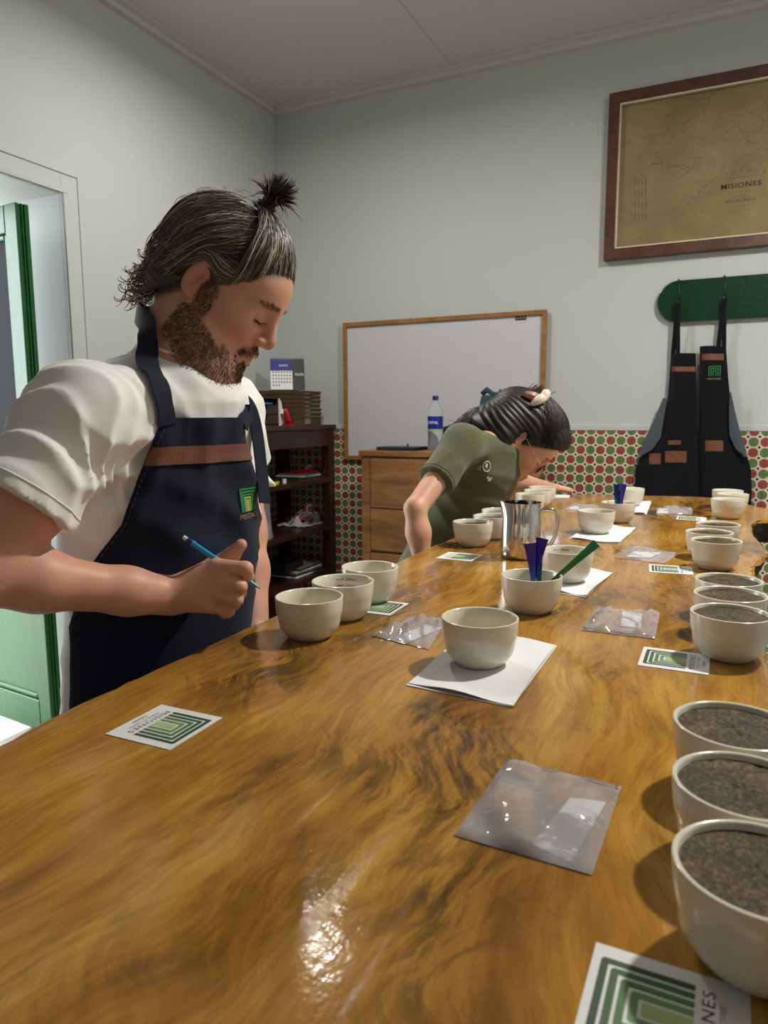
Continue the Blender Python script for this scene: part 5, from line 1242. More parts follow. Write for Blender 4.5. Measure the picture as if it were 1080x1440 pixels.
# beard and brow hairs
r_ = np.random.default_rng(12)
def short_hairs(mask, n, L, flow, col, rad=0.00045, lift=0.5, F=None):
    idx = r_.choice(np.where(mask > 0.35)[0], n); P0 = V[idx]+r_.normal(0, 0.001, (n, 3)); N = (F or body).grad(P0, 0.002)
    D = N*lift+flow+r_.normal(0, 0.25, (n, 3)); D /= np.linalg.norm(D, axis=1)[:, None]; Ls = L*r_.uniform(0.5, 1.2, n)[:, None]
    bend = flow-N*0.3; P1 = P0+D*Ls*0.55; P2 = P1+(D*0.6+bend*0.5)*Ls*0.5
    cs = np.array(lin(col))[None, :]*r_.uniform(0.5, 1.7, (n, 1)); return strands_mesh(np.stack([P0, P1, P2], 1), np.array([[rad, rad*0.8, rad*0.15]]*n), cs)
fwv, lfv, upv = FACE[1][:, 0], FACE[1][:, 1], FACE[1][:, 2]
v_, q_, c_ = short_hairs(bw, 9000, 0.0048, -upv*0.8-fwv*0.1, (98, 74, 56), 0.0004)
np_mesh('beard', v_, q_, M_HAIR, MAN, c_)['kind'] = 'stuff'
v_, q_, c_ = short_hairs(eb, 380, 0.006, -fwv*0.4+upv*0.25, (66, 46, 34), 0.0004, 0.2)
np_mesh('eyebrows', v_, q_, M_HAIR, MAN, c_)['kind'] = 'stuff'
for s_ in (-1, 1):
    us = np.linspace(-1, 1, 15); lp = np.array([hw((0.098, s_*0.033+0.0140*u, -0.0095+0.0045*u*u)) for u in us]); lp = body.snap(lp, 0.0002, 5)
    lm = MB().tube(lp, [0.0002+0.0008*(1-u*u) for u in us], 5)
    for p_, u in zip(lp, us): lm.tube([p_, p_+fwv*0.0035-upv*0.0030+lfv*0.0015*u, p_+fwv*0.0065-upv*0.0032+lfv*0.003*u], [0.0004, 0.0003, 0.0001], 3)
    obj('eyelashes', lm, plain('dark_lash', (34, 24, 20), 0.6), MAN, world=True)
# ---- hair: cap of combed-back hair, tied topknot, curls at the nape
HCEN = np.array([-0.012, 0, 0.030]); HR = np.array([0.104, 0.0825, 0.0985])
def hair_r(d, extra=0.0): return 1/np.sqrt(((d/HR)**2).sum(-1))+extra
hair = Field(); Cw, Mw = FACE
def hl(p): return Cw+Mw@(np.array(p, float)*HS)
hair.u(Ell(hl(HCEN), (HR-0.0045)*HS, Mw), 0.01)
hair.u(Ell(hl((-0.060, 0, -0.035)), (0.046, 0.062, 0.060), Mw), 0.03)
hair.cut(Plane(hl((0.030, 0, 0.029)), -(Mw@np.array((-0.95, 0, 1.0)))), 0.010)
for s_ in (-1, 1): hair.sub(Ell(hl((-0.008, s_*0.086, -0.008)), (0.021, 0.022, 0.036), Mw), 0.008); hair.sub(Ell(hl((0.066, s_*0.070, 0.022)), (0.030, 0.030, 0.026), Mw), 0.012)
def hdisp(P):
    q = head_local(P, FACE)/HS; a = np.arctan2(q[:, 1], q[:, 2]-0.0); return 0.0012*np.sin(a*46+2*wob(P, 40, 2))+0.0008*wob(P, 150, 5)
hair.disp = hdisp; hair.dmax = 0.003
Vh, Qh = polygonize(hair, [-0.95, 0.42, 1.25], [-0.40, 1.30, 1.62], 0.003)
hc = np.array(lin((70, 60, 53)))[None, :]*(1+0.25*wob(Vh, 120, 8))[:, None]
parts = [(Vh, Qh, hc)]
BUN = np.array([-0.006, 0.0, 0.128])
def slerp_paths(S, E_, n=14, lift0=0.001, lift1=0.002, bulge=0.004):
    t = np.linspace(0, 1, n)[None, :, None]; S_ = S/np.linalg.norm(S, axis=1)[:, None]; En = E_/np.linalg.norm(E_, axis=1)[:, None]
    om = np.arccos(np.clip((S_*En).sum(1), -1, 1))[:, None, None]+1e-6
    d = (np.sin((1-t)*om)*S_[:, None, :]+np.sin(t*om)*En[:, None, :])/np.sin(om); d /= np.linalg.norm(d, axis=2, keepdims=True); return d, t
nT = 1700
# top hair: from the hairline (front, temples) up and back into the topknot
ang = r_.uniform(-1.0, 1.0, nT); yy0 = np.sin(ang*1.35)*0.078
x0 = 0.092-0.057*(np.abs(ang)**2.2); z0 = 0.95*(x0-0.018)+r_.uniform(0.004, 0.05, nT)*(r_.random(nT) < 0.35)+r_.normal(0, 0.003, nT)
S = np.stack([x0, yy0, z0], 1)-HCEN; E_ = np.repeat((BUN-HCEN)[None, :], nT, 0)+r_.normal(0, 0.006, (nT, 3)); d, t = slerp_paths(S, E_)
off = (r_.uniform(-0.001, 0.0045, nT)[:, None]+0.004*np.sin(t[..., 0]*PI)*r_.random((nT, 1))+0.020*np.clip(t[..., 0]-0.75, 0, 1)**1.5)
Pl = HCEN+d*(hair_r(d)+off)[..., None]; Pl += 0.0012*np.sin(t*9+r_.uniform(0, 6, (nT, 1, 1)))
rad = np.interp(t[0, :, 0], [0, 0.1, 0.8, 1], [0.0004, 0.0010, 0.0010, 0.0007])[None, :]*r_.uniform(0.6, 1.3, (nT, 1))
pal = np.array([lin((70, 60, 53)), lin((108, 95, 84)), lin((150, 138, 124)), lin((192, 182, 168))]); cs = pal[r_.choice(4, nT, p=[0.38, 0.36, 0.18, 0.08])]
parts.append(strands_mesh(Cw+(Pl*HS)@Mw.T, rad, cs))
# sides and back: from the crown side down behind the ear to the nape
nS = 1500; sg = np.where(r_.random(nS) < 0.62, -1, 1)
aa = r_.uniform(0, 1, nS); Sx = 0.045-0.11*aa+r_.normal(0, 0.006, nS); Sz = 0.030+0.075*np.sin(aa*2.2)+r_.normal(0, 0.010, nS); Sy = sg*np.sqrt(np.clip(1-((Sx+0.012)/0.106)**2-((Sz-0.03)/0.0985)**2, 0.02, 1))*0.0835
S = np.stack([Sx, Sy, Sz], 1)-HCEN; Ex = -0.085+r_.normal(0, 0.008, nS); Ey = sg*r_.uniform(0.0, 0.055, nS); Ez = -0.068+r_.normal(0, 0.018, nS)
E_ = np.stack([Ex, Ey, Ez], 1)-HCEN; d, t = slerp_paths(S, E_, 16)
off = r_.uniform(-0.001, 0.005, nS)[:, None]+0.004*np.sin(t[..., 0]*PI*1.0)+0.010*np.clip(t[..., 0]-0.6, 0, 1)
Pl = HCEN+d*(hair_r(d)+off)[..., None]; ph = r_.uniform(0, 6.28, (nS, 1)); tt = t[..., 0]; cu = np.clip(tt-0.6, 0, 1)/0.4
Pl[..., 0] += -0.018*cu**1.5+0.007*cu*np.sin(9*tt+ph); Pl[..., 2] += -0.010*cu+0.007*cu*np.cos(9*tt+ph); Pl[..., 1] += 0.004*cu*np.sin(7*tt+ph)
e_ear = np.exp(-((Pl[..., 0]+0.008)/0.024)**2-((Pl[..., 2]+0.004)/0.036)**2)*(np.abs(Pl[..., 1]) > 0.05); Pl[..., 2] += 0.030*e_ear*(Pl[..., 2] > -0.01)
face_ = np.min(np.where(Pl[..., 0] > 0.0, Pl[..., 2]-0.95*(Pl[..., 0]-0.018), 1.0), axis=1) > -0.004
keep = face_ & (np.max(e_ear*(np.abs(Pl[..., 1]) > 0.066)*(Pl[..., 2] < 0.030), axis=1) < 0.55)
rad = np.interp(tt[0], [0, 0.1, 0.8, 1], [0.0004, 0.0010, 0.0009, 0.0004])[None, :]*r_.uniform(0.6, 1.25, (nS, 1)); cs = pal[r_.choice(4, nS, p=[0.42, 0.36, 0.17, 0.05])]
parts.append(strands_mesh((Cw+(Pl*HS)@Mw.T)[keep], rad[keep], cs[keep]))
# temples: short combed-back hair running over the ear
nV = 620; sg = np.where(r_.random(nV) < 0.65, -1, 1); Sx = r_.uniform(0.002, 0.056, nV); Sz = 0.95*(Sx-0.018)+r_.uniform(-0.003, 0.016, nV); Sy = sg*np.sqrt(np.clip(1-((Sx+0.012)/0.104)**2-((Sz-0.03)/0.0985)**2, 0.02, 1))*0.0825
S = np.stack([Sx, Sy, Sz], 1)-HCEN; E_ = np.stack([np.full(nV, -0.080)+r_.normal(0, 0.01, nV), sg*r_.uniform(0.03, 0.06, nV), 0.010+r_.normal(0, 0.020, nV)], 1)-HCEN; d, t = slerp_paths(S, E_, 14)
Pl = HCEN+d*(hair_r(d)+r_.uniform(-0.002, 0.003, nV)[:, None]+0.002*np.sin(t[..., 0]*PI))[..., None]; e_ear = np.exp(-((Pl[..., 0]+0.010)/0.022)**2-((Pl[..., 2]+0.004)/0.034)**2); Pl[..., 2] += 0.026*e_ear*(Pl[..., 2] > -0.015)
parts.append(strands_mesh(Cw+(Pl*HS)@Mw.T, np.interp(t[0, :, 0], [0, 0.15, 0.8, 1], [0.0003, 0.0009, 0.0009, 0.0004])[None, :]*r_.uniform(0.6, 1.2, (nV, 1)), pal[r_.choice(4, nV, p=[0.45, 0.35, 0.15, 0.05])]))
# curls at the nape
nC = 300; P0 = np.stack([-0.086+np.clip(r_.normal(0, 0.010, nC), -0.012, 0.02), r_.uniform(-0.055, 0.050, nC), -0.048+np.clip(r_.normal(0, 0.022, nC), -0.035, 0.03)], 1); tt = np.linspace(0, 1, 18)[None, :]; ph = r_.uniform(0, 6.28, (nC, 1)); rr_ = r_.uniform(0.004, 0.011, (nC, 1)); tn = r_.uniform(5, 10, (nC, 1))
Pl = P0[:, None, :]+np.stack([-0.022*tt*r_.uniform(0.4, 1.3, (nC, 1))+rr_*np.sin(tn*tt+ph)*tt, rr_*0.5*np.sin(tn*tt*0.7+ph)*tt+0*ph, -0.030*tt*r_.uniform(0.2, 1.2, (nC, 1))+rr_*np.cos(tn*tt+ph)*tt], -1)
cs = pal[r_.choice(4, nC, p=[0.35, 0.35, 0.2, 0.1])]; parts.append(strands_mesh(Cw+(Pl*HS)@Mw.T, np.interp(tt[0], [0, 0.8, 1], [0.0009, 0.0008, 0.0003])[None, :].repeat(nC, 0), cs))
# loose fly-away hairs
nF = 60; a0 = r_.uniform(-2.6, 0.6, nF); dirs = np.stack([np.sin(a0), r_.uniform(-0.7, 0.5, nF), np.cos(a0)], 1); dirs /= np.linalg.norm(dirs, axis=1)[:, None]
P0 = HCEN+dirs*(hair_r(dirs))[:, None]; tang = np.cross(dirs, r_.normal(0, 1, (nF, 3))); tang /= np.linalg.norm(tang, axis=1)[:, None]
tt = np.linspace(0, 1, 8)[None, :, None]; Pl = P0[:, None, :]+tang[:, None, :]*tt*0.035+dirs[:, None, :]*(0.016*tt*(1.2-tt)*2); parts.append(strands_mesh(Cw+(Pl*HS)@Mw.T, np.full((nF, 8), 0.00028), pal[r_.choice(3, nF)]))
hv, hq, hcol = join_arrays(parts); np_mesh('hair', hv, hq, M_HAIR, MAN, hcol)
# topknot: tie and fan of ends
kd = unit((0.10, 0, 1.0)); kt = BUN+np.array((0, 0, 0.006))
tie = MB()
for k in range(3): tie.tube([hl(kt+kd*(0.004*k-0.003)+0.0125*np.array((math.cos(a), math.sin(a), 0))) for a in np.linspace(0, 2*PI, 17)], 0.0030, 6, cap=False)
obj('hair_tie', tie, M_BLACK, MAN, world=True, smooth=True)
nK = 330; th = r_.uniform(0, 6.28, nK); sp_ = np.abs(r_.normal(0, 0.55, nK)); Lk = r_.uniform(0.028, 0.058, nK); base_ = kt+np.stack([np.cos(th), np.sin(th), 0*th], 1)*0.010*r_.random((nK, 1))**0.5
dk = kd[None, :]+np.stack([np.cos(th)*sp_, np.sin(th)*sp_, -0.15*sp_], 1); dk /= np.linalg.norm(dk, axis=1)[:, None]; tt = np.linspace(0, 1, 9)[None, :, None]
Pl = base_[:, None, :]+kd*0.016*np.minimum(tt*3, 1)+dk[:, None, :]*(Lk[:, None, None]*np.clip(tt-0.2, 0, 1))-np.array((0, 0, 1))*0.018*(tt**2.5)*sp_[:, None, None]
Pl[:5, :, 0] += 0.03*tt[0, :, 0]**2; Pl[:5, :, 2] -= 0.03*tt[0, :, 0]**2
cs = np.array([lin((44, 36, 33)), lin((84, 69, 57)), lin((146, 122, 96))])[r_.choice(3, nK, p=[0.5, 0.38, 0.12])]
a_ = strands_mesh(Cw+(Pl*HS)@Mw.T, np.interp(tt[0, :, 0], [0, 0.5, 1], [0.0014, 0.0012, 0.0003])[None, :].repeat(nK, 0), cs)
np_mesh('topknot', *a_[:2], M_HAIR, MAN, a_[2])
# ---- T-shirt
shirt = Field(); shirt_t = Field()
nb_ = neck_b-ZV*0.028
hemR = shR+(elR-shR)*0.60; hemL = shL+(elL-shL)*0.62; uR = unit(elR-shR); uL = unit(elL-shL)
class HemCut:                                       # trims the sleeve beyond the hem
    def __init__(s, c, n, r): s.c, s.n, s.r = np.array(c), unit(n), r
    def __call__(s, P): q = P-s.c; return np.maximum(-(q@s.n), np.linalg.norm(q-s.n*(q@s.n)[:, None], axis=1)-s.r)
shirt.u(Cone(shR, hemR+(elR-shR)*0.10, 0.058, 0.066), 0.04).u(Cone(shL, hemL+(elL-shL)*0.10, 0.056, 0.063), 0.0)
shirt.sub(HemCut(hemR, uR, 0.12), 0.0).sub(HemCut(hemL, uL, 0.12), 0.0)
shirt.sub(Cone(hemR+uR*0.030, elR, 0.0530, 0.0575), 0.003).sub(Cone(hemL+uL*0.03, elL, 0.0510, 0.056), 0.003)
tor_ops = [('u', Loft([(hip-ZV*0.10, 0.154, 0.114)]+torso_rows(0.010), VM), 0.03)]
for sh in (shR, shL): tor_ops.append(('u', Cone(nb_-ZV*0.02, sh+ZV*0.002, 0.054, 0.054), 0.045))
tor_ops += [('u', Cone(neck_b-ZV*0.022, neck_b-ZV*0.06, 0.064, 0.080), 0.03), ('u', Ell(upch-VM*0.055-ZV*0.05, (0.070, 0.12, 0.11), np.stack([VM, AM, ZV], 1)), 0.05)]
shirt.ops += tor_ops; shirt_t.ops = [('u', Loft([(hip-ZV*0.4, 0.158, 0.118)]+torso_rows(0.010), VM), 0.03)]+tor_ops[1:]
shirt.sub(Cone(neck_b-ZV*0.055, neck_b+ZV*0.12+VM*0.035, 0.045, 0.088), 0.004)
arm_pit = shR+(elR-shR)*0.45+AM*0.05
def fold(P):
    q = P-shR; s1 = np.exp(-(np.linalg.norm(P-(shR+uR*0.10+AM*0.03), axis=1)/0.14)**2); tor = np.exp(-(((P-waist)@ZV-0.10)/0.16)**2)
    d1 = unit(uR*0.75+ZV*0.5+VM*0.25)
    hm = 0.25+0.75*sstep(0.02, 0.09, np.abs((P-hemR)@uR)); w1 = wob2(P, d1, 100, 1); w2 = wob2(P, unit((0.25, 0.3, 1)), 60, 2)
    return hm*(0.0105*s1*(np.abs(w1)-0.75)+0.0140*tor*(np.abs(w2)-0.6)+0.0030*wob(P, 30, 5)+0.0016*wob(P, 85, 6))
shirt.disp = fold; shirt.dmax = 0.018; shirt_t.disp = fold
V2, Q2 = polygonize(shirt, [-1.02, 0.40, 0.72], [-0.42, 1.36, 1.50], 0.0040)
tee = np_mesh('t_shirt', V2, Q2, M_TEE, MAN)
def ring_tube(c, n, r, rad, nseg=40, F=None, off=0.001):
    n = unit(n); a = unit(np.cross(n, (0.3, 0.5, 0.8))); b = np.cross(n, a); P = np.array([c+a*r*math.cos(t)+b*r*math.sin(t) for t in np.linspace(0, 2*PI, nseg)])
    if F is not None: P = F.snap(P, off, 4)
    return MB().tube(P, rad, 6, cap=False)
obj('sleeve_hem', ring_tube(hemR-uR*0.018, uR, 0.064, 0.0011, 50, shirt, 0.0002), M_TEE, tee, world=True, smooth=True)
hole = Cone(neck_b-ZV*0.055, neck_b+ZV*0.12+VM*0.035, 0.045, 0.088); hf_ = Field().u(hole, 0); nax = unit(ZV*0.175+VM*0.035); na_ = unit(np.cross(nax, VM)); nb2 = np.cross(nax, na_)
rp_ = np.array([neck_b+nax*0.02+(na_*math.cos(a)+nb2*math.sin(a))*0.064 for a in np.linspace(0, 2*PI, 49)]); outer = Field(); outer.ops = tor_ops; outer.disp = fold
for _ in range(8): rp_ = outer.snap(rp_, 0.0, 1); rp_ = hf_.snap(rp_, 0.001, 1)
obj('collar', MB().tube(rp_, [(0.0042, 0.0042)]*49, 8, cap=False), M_TEE, tee, world=True, smooth=True)
# ---- trousers and shoes (below the table top)
trs = Field()
trs.u(Loft([(hip-ZV*0.12, 0.150, 0.112), (hip-ZV*0.02, 0.162, 0.115), (hip+ZV*0.06, 0.150, 0.102)], VM), 0.03)
feet = []
for s_ in (-1, 1):
    h0 = hip-ZV*0.08+AM*s_*0.085; kn = hip*np.array((1, 1, 0))+AM*s_*0.10+VM*0.02+ZV*0.46; an = hip*np.array((1, 1, 0))+AM*s_*0.115-VM*0.02+ZV*0.06; feet.append(an)
    trs.u(Cone(h0, kn, 0.088, 0.066), 0.04).u(Cone(kn, an, 0.066, 0.052), 0.03)
trs.disp = lambda P: 0.003*wob(P, 26, 7); trs.dmax = 0.005
V3, Q3 = polygonize(trs, [-1.10, 0.40, 0.0], [-0.40, 1.36, 0.92], 0.009); np_mesh('trousers', V3, Q3, M_TROUSER, MAN)
for an in feet:
    sf = Field().u(Cone(an*np.array((1, 1, 0))-VM*0.05+ZV*0.042, an*np.array((1, 1, 0))+VM*0.14+ZV*0.032, 0.042, 0.034), 0.02).u(Cone(an*np.array((1, 1, 0))+ZV*0.05, an*np.array((1, 1, 0))+ZV*0.09, 0.045, 0.048), 0.03).cut(Plane((0, 0, 0.001), (0, 0, -1)))
    v4, q4 = polygonize(sf, an*np.array((1, 1, 0))-[0.25, 0.25, 0.01], an*np.array((1, 1, 0))+[0.25, 0.25, 0.16], 0.007); np_mesh('shoe', v4, q4, M_BLACK, MAN)
# ---- apron laid over the shirt: bib, wrap-round skirt, straps, leather stripe, logo, pocket
torso_only = shirt_t
zA = [hip[2]-0.10, 0.90, 1.00, 1.06, 1.10, 1.14, 1.20, 1.278]
aR = [1.50, 1.50, 1.48, 1.36, 1.16, 0.94, 0.80, 0.58]; aL = [1.9, 1.9, 1.8, 1.5, 1.25, 0.95, 0.75, 0.50]
def axis_at(z): return np.array([np.interp(z, [hip[2]-0.1, waist[2], chest[2], upch[2], top[2]], [c_[k] for c_ in (hip, waist, chest, upch, top)]) for k in range(2)]+[z])
def wrap_point(th, z, off):
    O = np.stack([axis_at(zz) for zz in z]); D = np.cos(th)[:, None]*VM+np.sin(th)[:, None]*AM; r = np.full(len(th), 0.40)
    for _ in range(30): r = np.clip(r-torso_only.eval(O+D*r[:, None])*0.85, 0.03, 0.42)
    return O, D, r+off
def wrap_patch(zs, tl, tr, nu, off, flare=True):
    nz = len(zs); U = np.linspace(0, 1, nu); TH = (tl[:, None]+(tr-tl)[:, None]*U[None, :]); Zm = np.repeat(np.array(zs)[:, None], nu, 1)
    O, D, r = wrap_point(TH.ravel(), Zm.ravel(), off); r = r.reshape(nz, nu)
    for _ in range(6):
        r[1:-1] = np.maximum(r[1:-1], (r[:-2]+r[2:])/2); r[:, 1:-1] = np.maximum(r[:, 1:-1], (r[:, :-2]+r[:, 2:])/2)
    return (O+D*r.ravel()[:, None]).reshape(nz, nu, 3)
zs = np.linspace(1.278, hip[2]-0.10, 60)
G = wrap_patch(zs, -np.interp(zs, zA, aR), np.interp(zs, zA, aL), 48, 0.004)
G[..., 0] += 0.0; nrm_ = VM
rip = 0.0020*np.sin(np.linspace(0, 5, 48)[None, :]*3+np.linspace(0, 6, 60)[:, None]*1.5); G += rip[..., None]*VM
GR = G.copy(); GZ = zs.copy()
def on_cloth(th, z, off):
    th, z = np.asarray(th, float), np.asarray(z, float); a, b = -np.interp(z, zA, aR), np.interp(z, zA, aL)
    u = np.clip((th-a)/(b-a), 0, 1)*(GR.shape[1]-1.001); v = np.clip((GZ[0]-z)/(GZ[0]-GZ[-1]), 0, 1)*(GR.shape[0]-1.001); i, j = v.astype(int), u.astype(int); f, g2 = (v-i)[:, None], (u-j)[:, None]
    P = GR[i, j]*(1-f)*(1-g2)+GR[i+1, j]*f*(1-g2)+GR[i, j+1]*(1-f)*g2+GR[i+1, j+1]*f*g2
    return P+(np.cos(th)[:, None]*VM+np.sin(th)[:, None]*AM)*off
def cloth_patch(zz, tl, tr, nu, off):
    zz = np.asarray(zz, float); U = np.linspace(0, 1, nu); TH = tl[:, None]+(tr-tl)[:, None]*U; return on_cloth(TH.ravel(), np.repeat(zz, nu), off).reshape(len(zz), nu, 3)
AP = obj('apron', MB().slabgrid(G, VM*0.0022), M_NAVY, MAN, world=True, auto=60)
def on_apron(a0, a1, z0, z1, nu, nz, off): zz = np.linspace(z0, z1, nz); return cloth_patch(zz, np.full(nz, a0), np.full(nz, a1), nu, off)
def edge_at(z): return -np.interp(z, zA, aR), np.interp(z, zA, aL)
zz = np.array([1.240, 1.228, 1.216]); eL, eR = edge_at(zz); g = cloth_patch(zz, eL+0.01, eR-0.01, 30, 0.0035)
obj('leather_stripe', MB().slabgrid(g, VM*0.0018), M_LEATHER, AP, world=True)
g = on_apron(-0.55, 0.75, 0.92, 0.78, 20, 8, 0.0035); pk_ = obj('front_pocket', MB().slabgrid(g, VM*0.002), M_NAVY, AP, world=True)
g = on_apron(-0.50, -0.15, 0.930, 0.905, 8, 3, 0.0065); obj('pocket_trim', MB().slabgrid(g, VM*0.0018), M_LEATHER, AP, world=True)
def apron_print(fn_mb, th0, z0):                    # flat print coordinates (x across to his left, y up) -> on the cloth
    v = np.array(fn_mb.v); fn_mb.v = [tuple(p) for p in on_cloth(th0+v[:, 0]/0.13, z0+v[:, 1], 0.0045)]; return fn_mb
for i, mbb in arch_bands()[:5]:
    mbb.v = [(v[0]*0.72, v[1]*0.72, 0) for v in mbb.v]
    obj('emblem_band', apron_print(mbb, 0.62, 1.150), (plain('emblem_green', (30, 122, 62), 0.7), plain('emblem_green', (30, 122, 62)), plain('emblem_green', (30, 122, 62)), plain('emblem_lime', (150, 170, 70), 0.7), plain('emblem_lime', (150, 170, 70)))[i], AP, world=True, fix=False)
e = MB(); put_text(e, 'MISIONES', (0, 0, 0), (1, 0, 0), (0, 1, 0), 0.0075, 0.052, 1.1); obj('apron_lettering', apron_print(e, 0.62, 1.134), plain('tan_thread', (150, 120, 84), 0.8), AP, world=True, fix=False)
# hem stitching along the bib edge
st = MB(); zz = np.linspace(1.272, 0.80, 60); eL, _ = edge_at(zz); P_ = on_cloth(eL+0.05, zz, 0.0034)
for k in range(0, 59, 1): st.tube([P_[k], P_[k]+(P_[k+1]-P_[k])*0.6], 0.0005, 4)
obj('stitching', st, M_STITCH, AP, world=True)
both = Field(); both.disp = shirt.disp; both.ops = shirt.ops+[('u', Cone(hw((-0.030, 0, -0.055)), neck_b, 0.057, 0.064), 0.03), ('u', Cone(hw((0.005, 0, -0.075)), neck_b+VM*0.02, 0.050, 0.056), 0.03)]
def strap(pts, width, off, name, parent, F=both, side=None, n=36, it=5):
    P_ = np.array(pts, float); s_ = np.linspace(0, len(P_)-1, n); P_ = np.stack([np.interp(s_, range(len(pts)), P_[:, k]) for k in range(3)], 1)
    for _ in range(10): P_[1:-1] = (P_[:-2]+2*P_[1:-1]+P_[2:])/4
    if F is not None: P_ = F.snap(P_, off, it); N = F.grad(P_)
    else: N = np.repeat(np.array(side)[None, :], n, 0)
    if F is None:
        for _ in range(6): P_[1:-1] = (P_[:-2]+2*P_[1:-1]+P_[2:])/4
    else:
        for _ in range(3):
            P_[1:-1] = (P_[:-2]+2*P_[1:-1]+P_[2:])/4; P_[2:-1] = F.snap(P_[2:-1], off, 2)
        N = F.grad(P_, 0.006)
    T = np.gradient(P_, axis=0); T /= np.linalg.norm(T, axis=1)[:, None]; S_ = np.cross(T, N); S_ /= np.linalg.norm(S_, axis=1)[:, None]
    g = np.stack([P_-S_*width/2, P_, P_+S_*width/2], 1); return obj(name, MB().slabgrid(g, np.mean(N, 0)*0.0005+np.array((0, 0, 0.0))) if False else MB().add(np.concatenate([g.reshape(-1, 3), (g+N[:, None, :]*0.0022).reshape(-1, 3)]), ribbon_faces(n)), M_NAVY, parent, world=True, auto=60)
def ribbon_faces(n):
    m = n*3; f = []
    for i in range(n-1):
        for j in range(2):
            a = i*3+j; f.append((a, a+3, a+4, a+1)); f.append((m+a, m+a+1, m+a+4, m+a+3))
        f.append((i*3, m+i*3, m+i*3+3, i*3+3)); f.append((i*3+2, i*3+5, m+i*3+5, m+i*3+2))
    f.append((0, 1, m+1, m)); f.append((1, 2, m+2, m+1)); k = (n-1)*3; f.append((k, m+k, m+k+1, k+1)); f.append((k+1, m+k+1, m+k+2, k+2)); return f
bl, brt = G[0, 3], G[0, -4]
strap([G[1, 2]+VM*0.004, W(214, 560, 0.93), W(205, 515, 0.93), W(206, 480, 0.955), W(216, 455, 0.99), W(232, 448, 1.05), W(250, 452, 1.10)], 0.029, 0.008, 'neck_strap', AP)
ring_p = W(322, 566, 1.095)
strap([G[1, -3]+VM*0.004, ring_p, W(309, 536, 1.10), W(296, 505, 1.11), W(268, 462, 1.10), W(250, 452, 1.08)], 0.024, 0.007, 'neck_strap', AP)
rp = both.snap(np.array([ring_p]), 0.008)[0]
bk = MB()
for dz in (0.004, -0.004): bk.tube([rp+np.array(RH)*0.016*math.cos(a)+ZV*(0.008*math.sin(a)+dz) for a in np.linspace(0, 2*PI, 17)], 0.0016, 6, cap=False)
obj('ring_buckle', bk, M_STEEL, AP, world=True, smooth=True)
tl_ = [rp+ZV*0.002, W(338, 557, 1.075), W(352, 570, 1.075), W(361, 605, 1.085), W(366, 650, 1.085), W(372, 708, 1.075)]
strap(tl_, 0.024, 0, 'strap_tail', AP, None, unit(-CF*0.55+RH*0.8))
# ---- pencil held in the hand (a thing of its own)
e0, e1 = W(258, 755, 0.942), W(366, 828, 0.941); pd_ = unit(e1-e0); PL = np.linalg.norm(e1-e0)
pen = thing('mechanical_pencil', 'light blue mechanical pencil with a white eraser held by the man', 'pencil', tuple(e0))
def along(a, b, ra, rb=None, n=12): return MB().tube([e0+pd_*a, e0+pd_*b], [ra, rb or ra], n)
M_PEN = plain('sky_blue_plastic', (44, 152, 196), 0.3); M_PENB = plain('indigo_plastic', (34, 36, 104), 0.35)
obj('eraser', along(0, 0.006, 0.0028), M_WHITEPL, pen, world=True, auto=40); obj('cap', along(0.006, 0.014, 0.0034), M_PENB, pen, world=True, auto=40)
obj('barrel', along(0.014, PL-0.022, 0.0040), M_PEN, pen, world=True, auto=40); obj('tip', along(PL-0.022, PL-0.004, 0.0040, 0.0014), M_PEN, pen, world=True, auto=40); obj('lead_sleeve', along(PL-0.004, PL, 0.0008), M_STEEL, pen, world=True, auto=40)
cs_ = unit(CU-pd_*np.dot(CU, pd_)); obj('clip', MB().tube([e0+pd_*0.018+cs_*0.0055, e0+pd_*0.05+cs_*0.0055], [(0.0012, 0.0012)]*2, 6), M_PENB, pen, world=True)

# ------------------------------------------------------------------ the woman
WOM = thing('person', 'woman in an olive T-shirt and glasses bending low over the coffee bowls', 'person', (float(W(580, 880, 2.0)[0]), float(W(580, 880, 2.0)[1]), 0.0))
FW_ = head_frame(W(734, 616, 1.97), math.radians(52), math.radians(12)); WS = 0.94
VW = unit((0.98, -0.18, 0)); AW = np.cross(ZV, VW)
nbw = W(702, 618, 1.94)
wR, wL = W(650, 626, 1.80), W(726, 640, 2.10)
hpw = np.array([*(W(608, 880, 2.14)[:2]), 0.80]); ax_ = unit(nbw-hpw); Lw = np.linalg.norm(nbw-hpw); vwb = unit(VW-ax_*np.dot(VW, ax_))
def wrows(e): return [(hpw-ax_*0.02, 0.138+e, 0.098+e), (hpw+ax_*Lw*0.28-vwb*0.012, 0.114+e, 0.078+e), (hpw+ax_*Lw*0.50-vwb*0.016, 0.122+e, 0.080+e), (hpw+ax_*Lw*0.68-vwb*0.002, 0.132+e, 0.084+e), (hpw+ax_*Lw*0.86, 0.125+e, 0.082+e), (hpw+ax_*Lw*0.98, 0.062+e, 0.055+e)]
eRw, rRw = W(584, 715, 1.665), W(595, 800, 1.665)
eLw, rLw = W(716, 673, 2.38), W(766, 685, 2.62)
wb_ = Field(); wh = build_head(wb_, FW_, False, WS)
wb_.u(Cone(wh((-0.030, 0, -0.050)), nbw, 0.043, 0.050), 0.03)
wb_.u(Loft(wrows(-0.012), VW), 0.03)
for sh in (wR, wL): wb_.u(Cone(nbw-ax_*0.02, sh, 0.038, 0.040), 0.03)
wb_.u(Cone(wR, eRw, 0.036, 0.0262), 0.02).u(Cone(eRw, eRw+(rRw-eRw)*0.4, 0.0262, 0.0268), 0.008).u(Cone(eRw+(rRw-eRw)*0.4, rRw, 0.0265, 0.0205), 0.02)
dnw = unit(rRw-eRw)
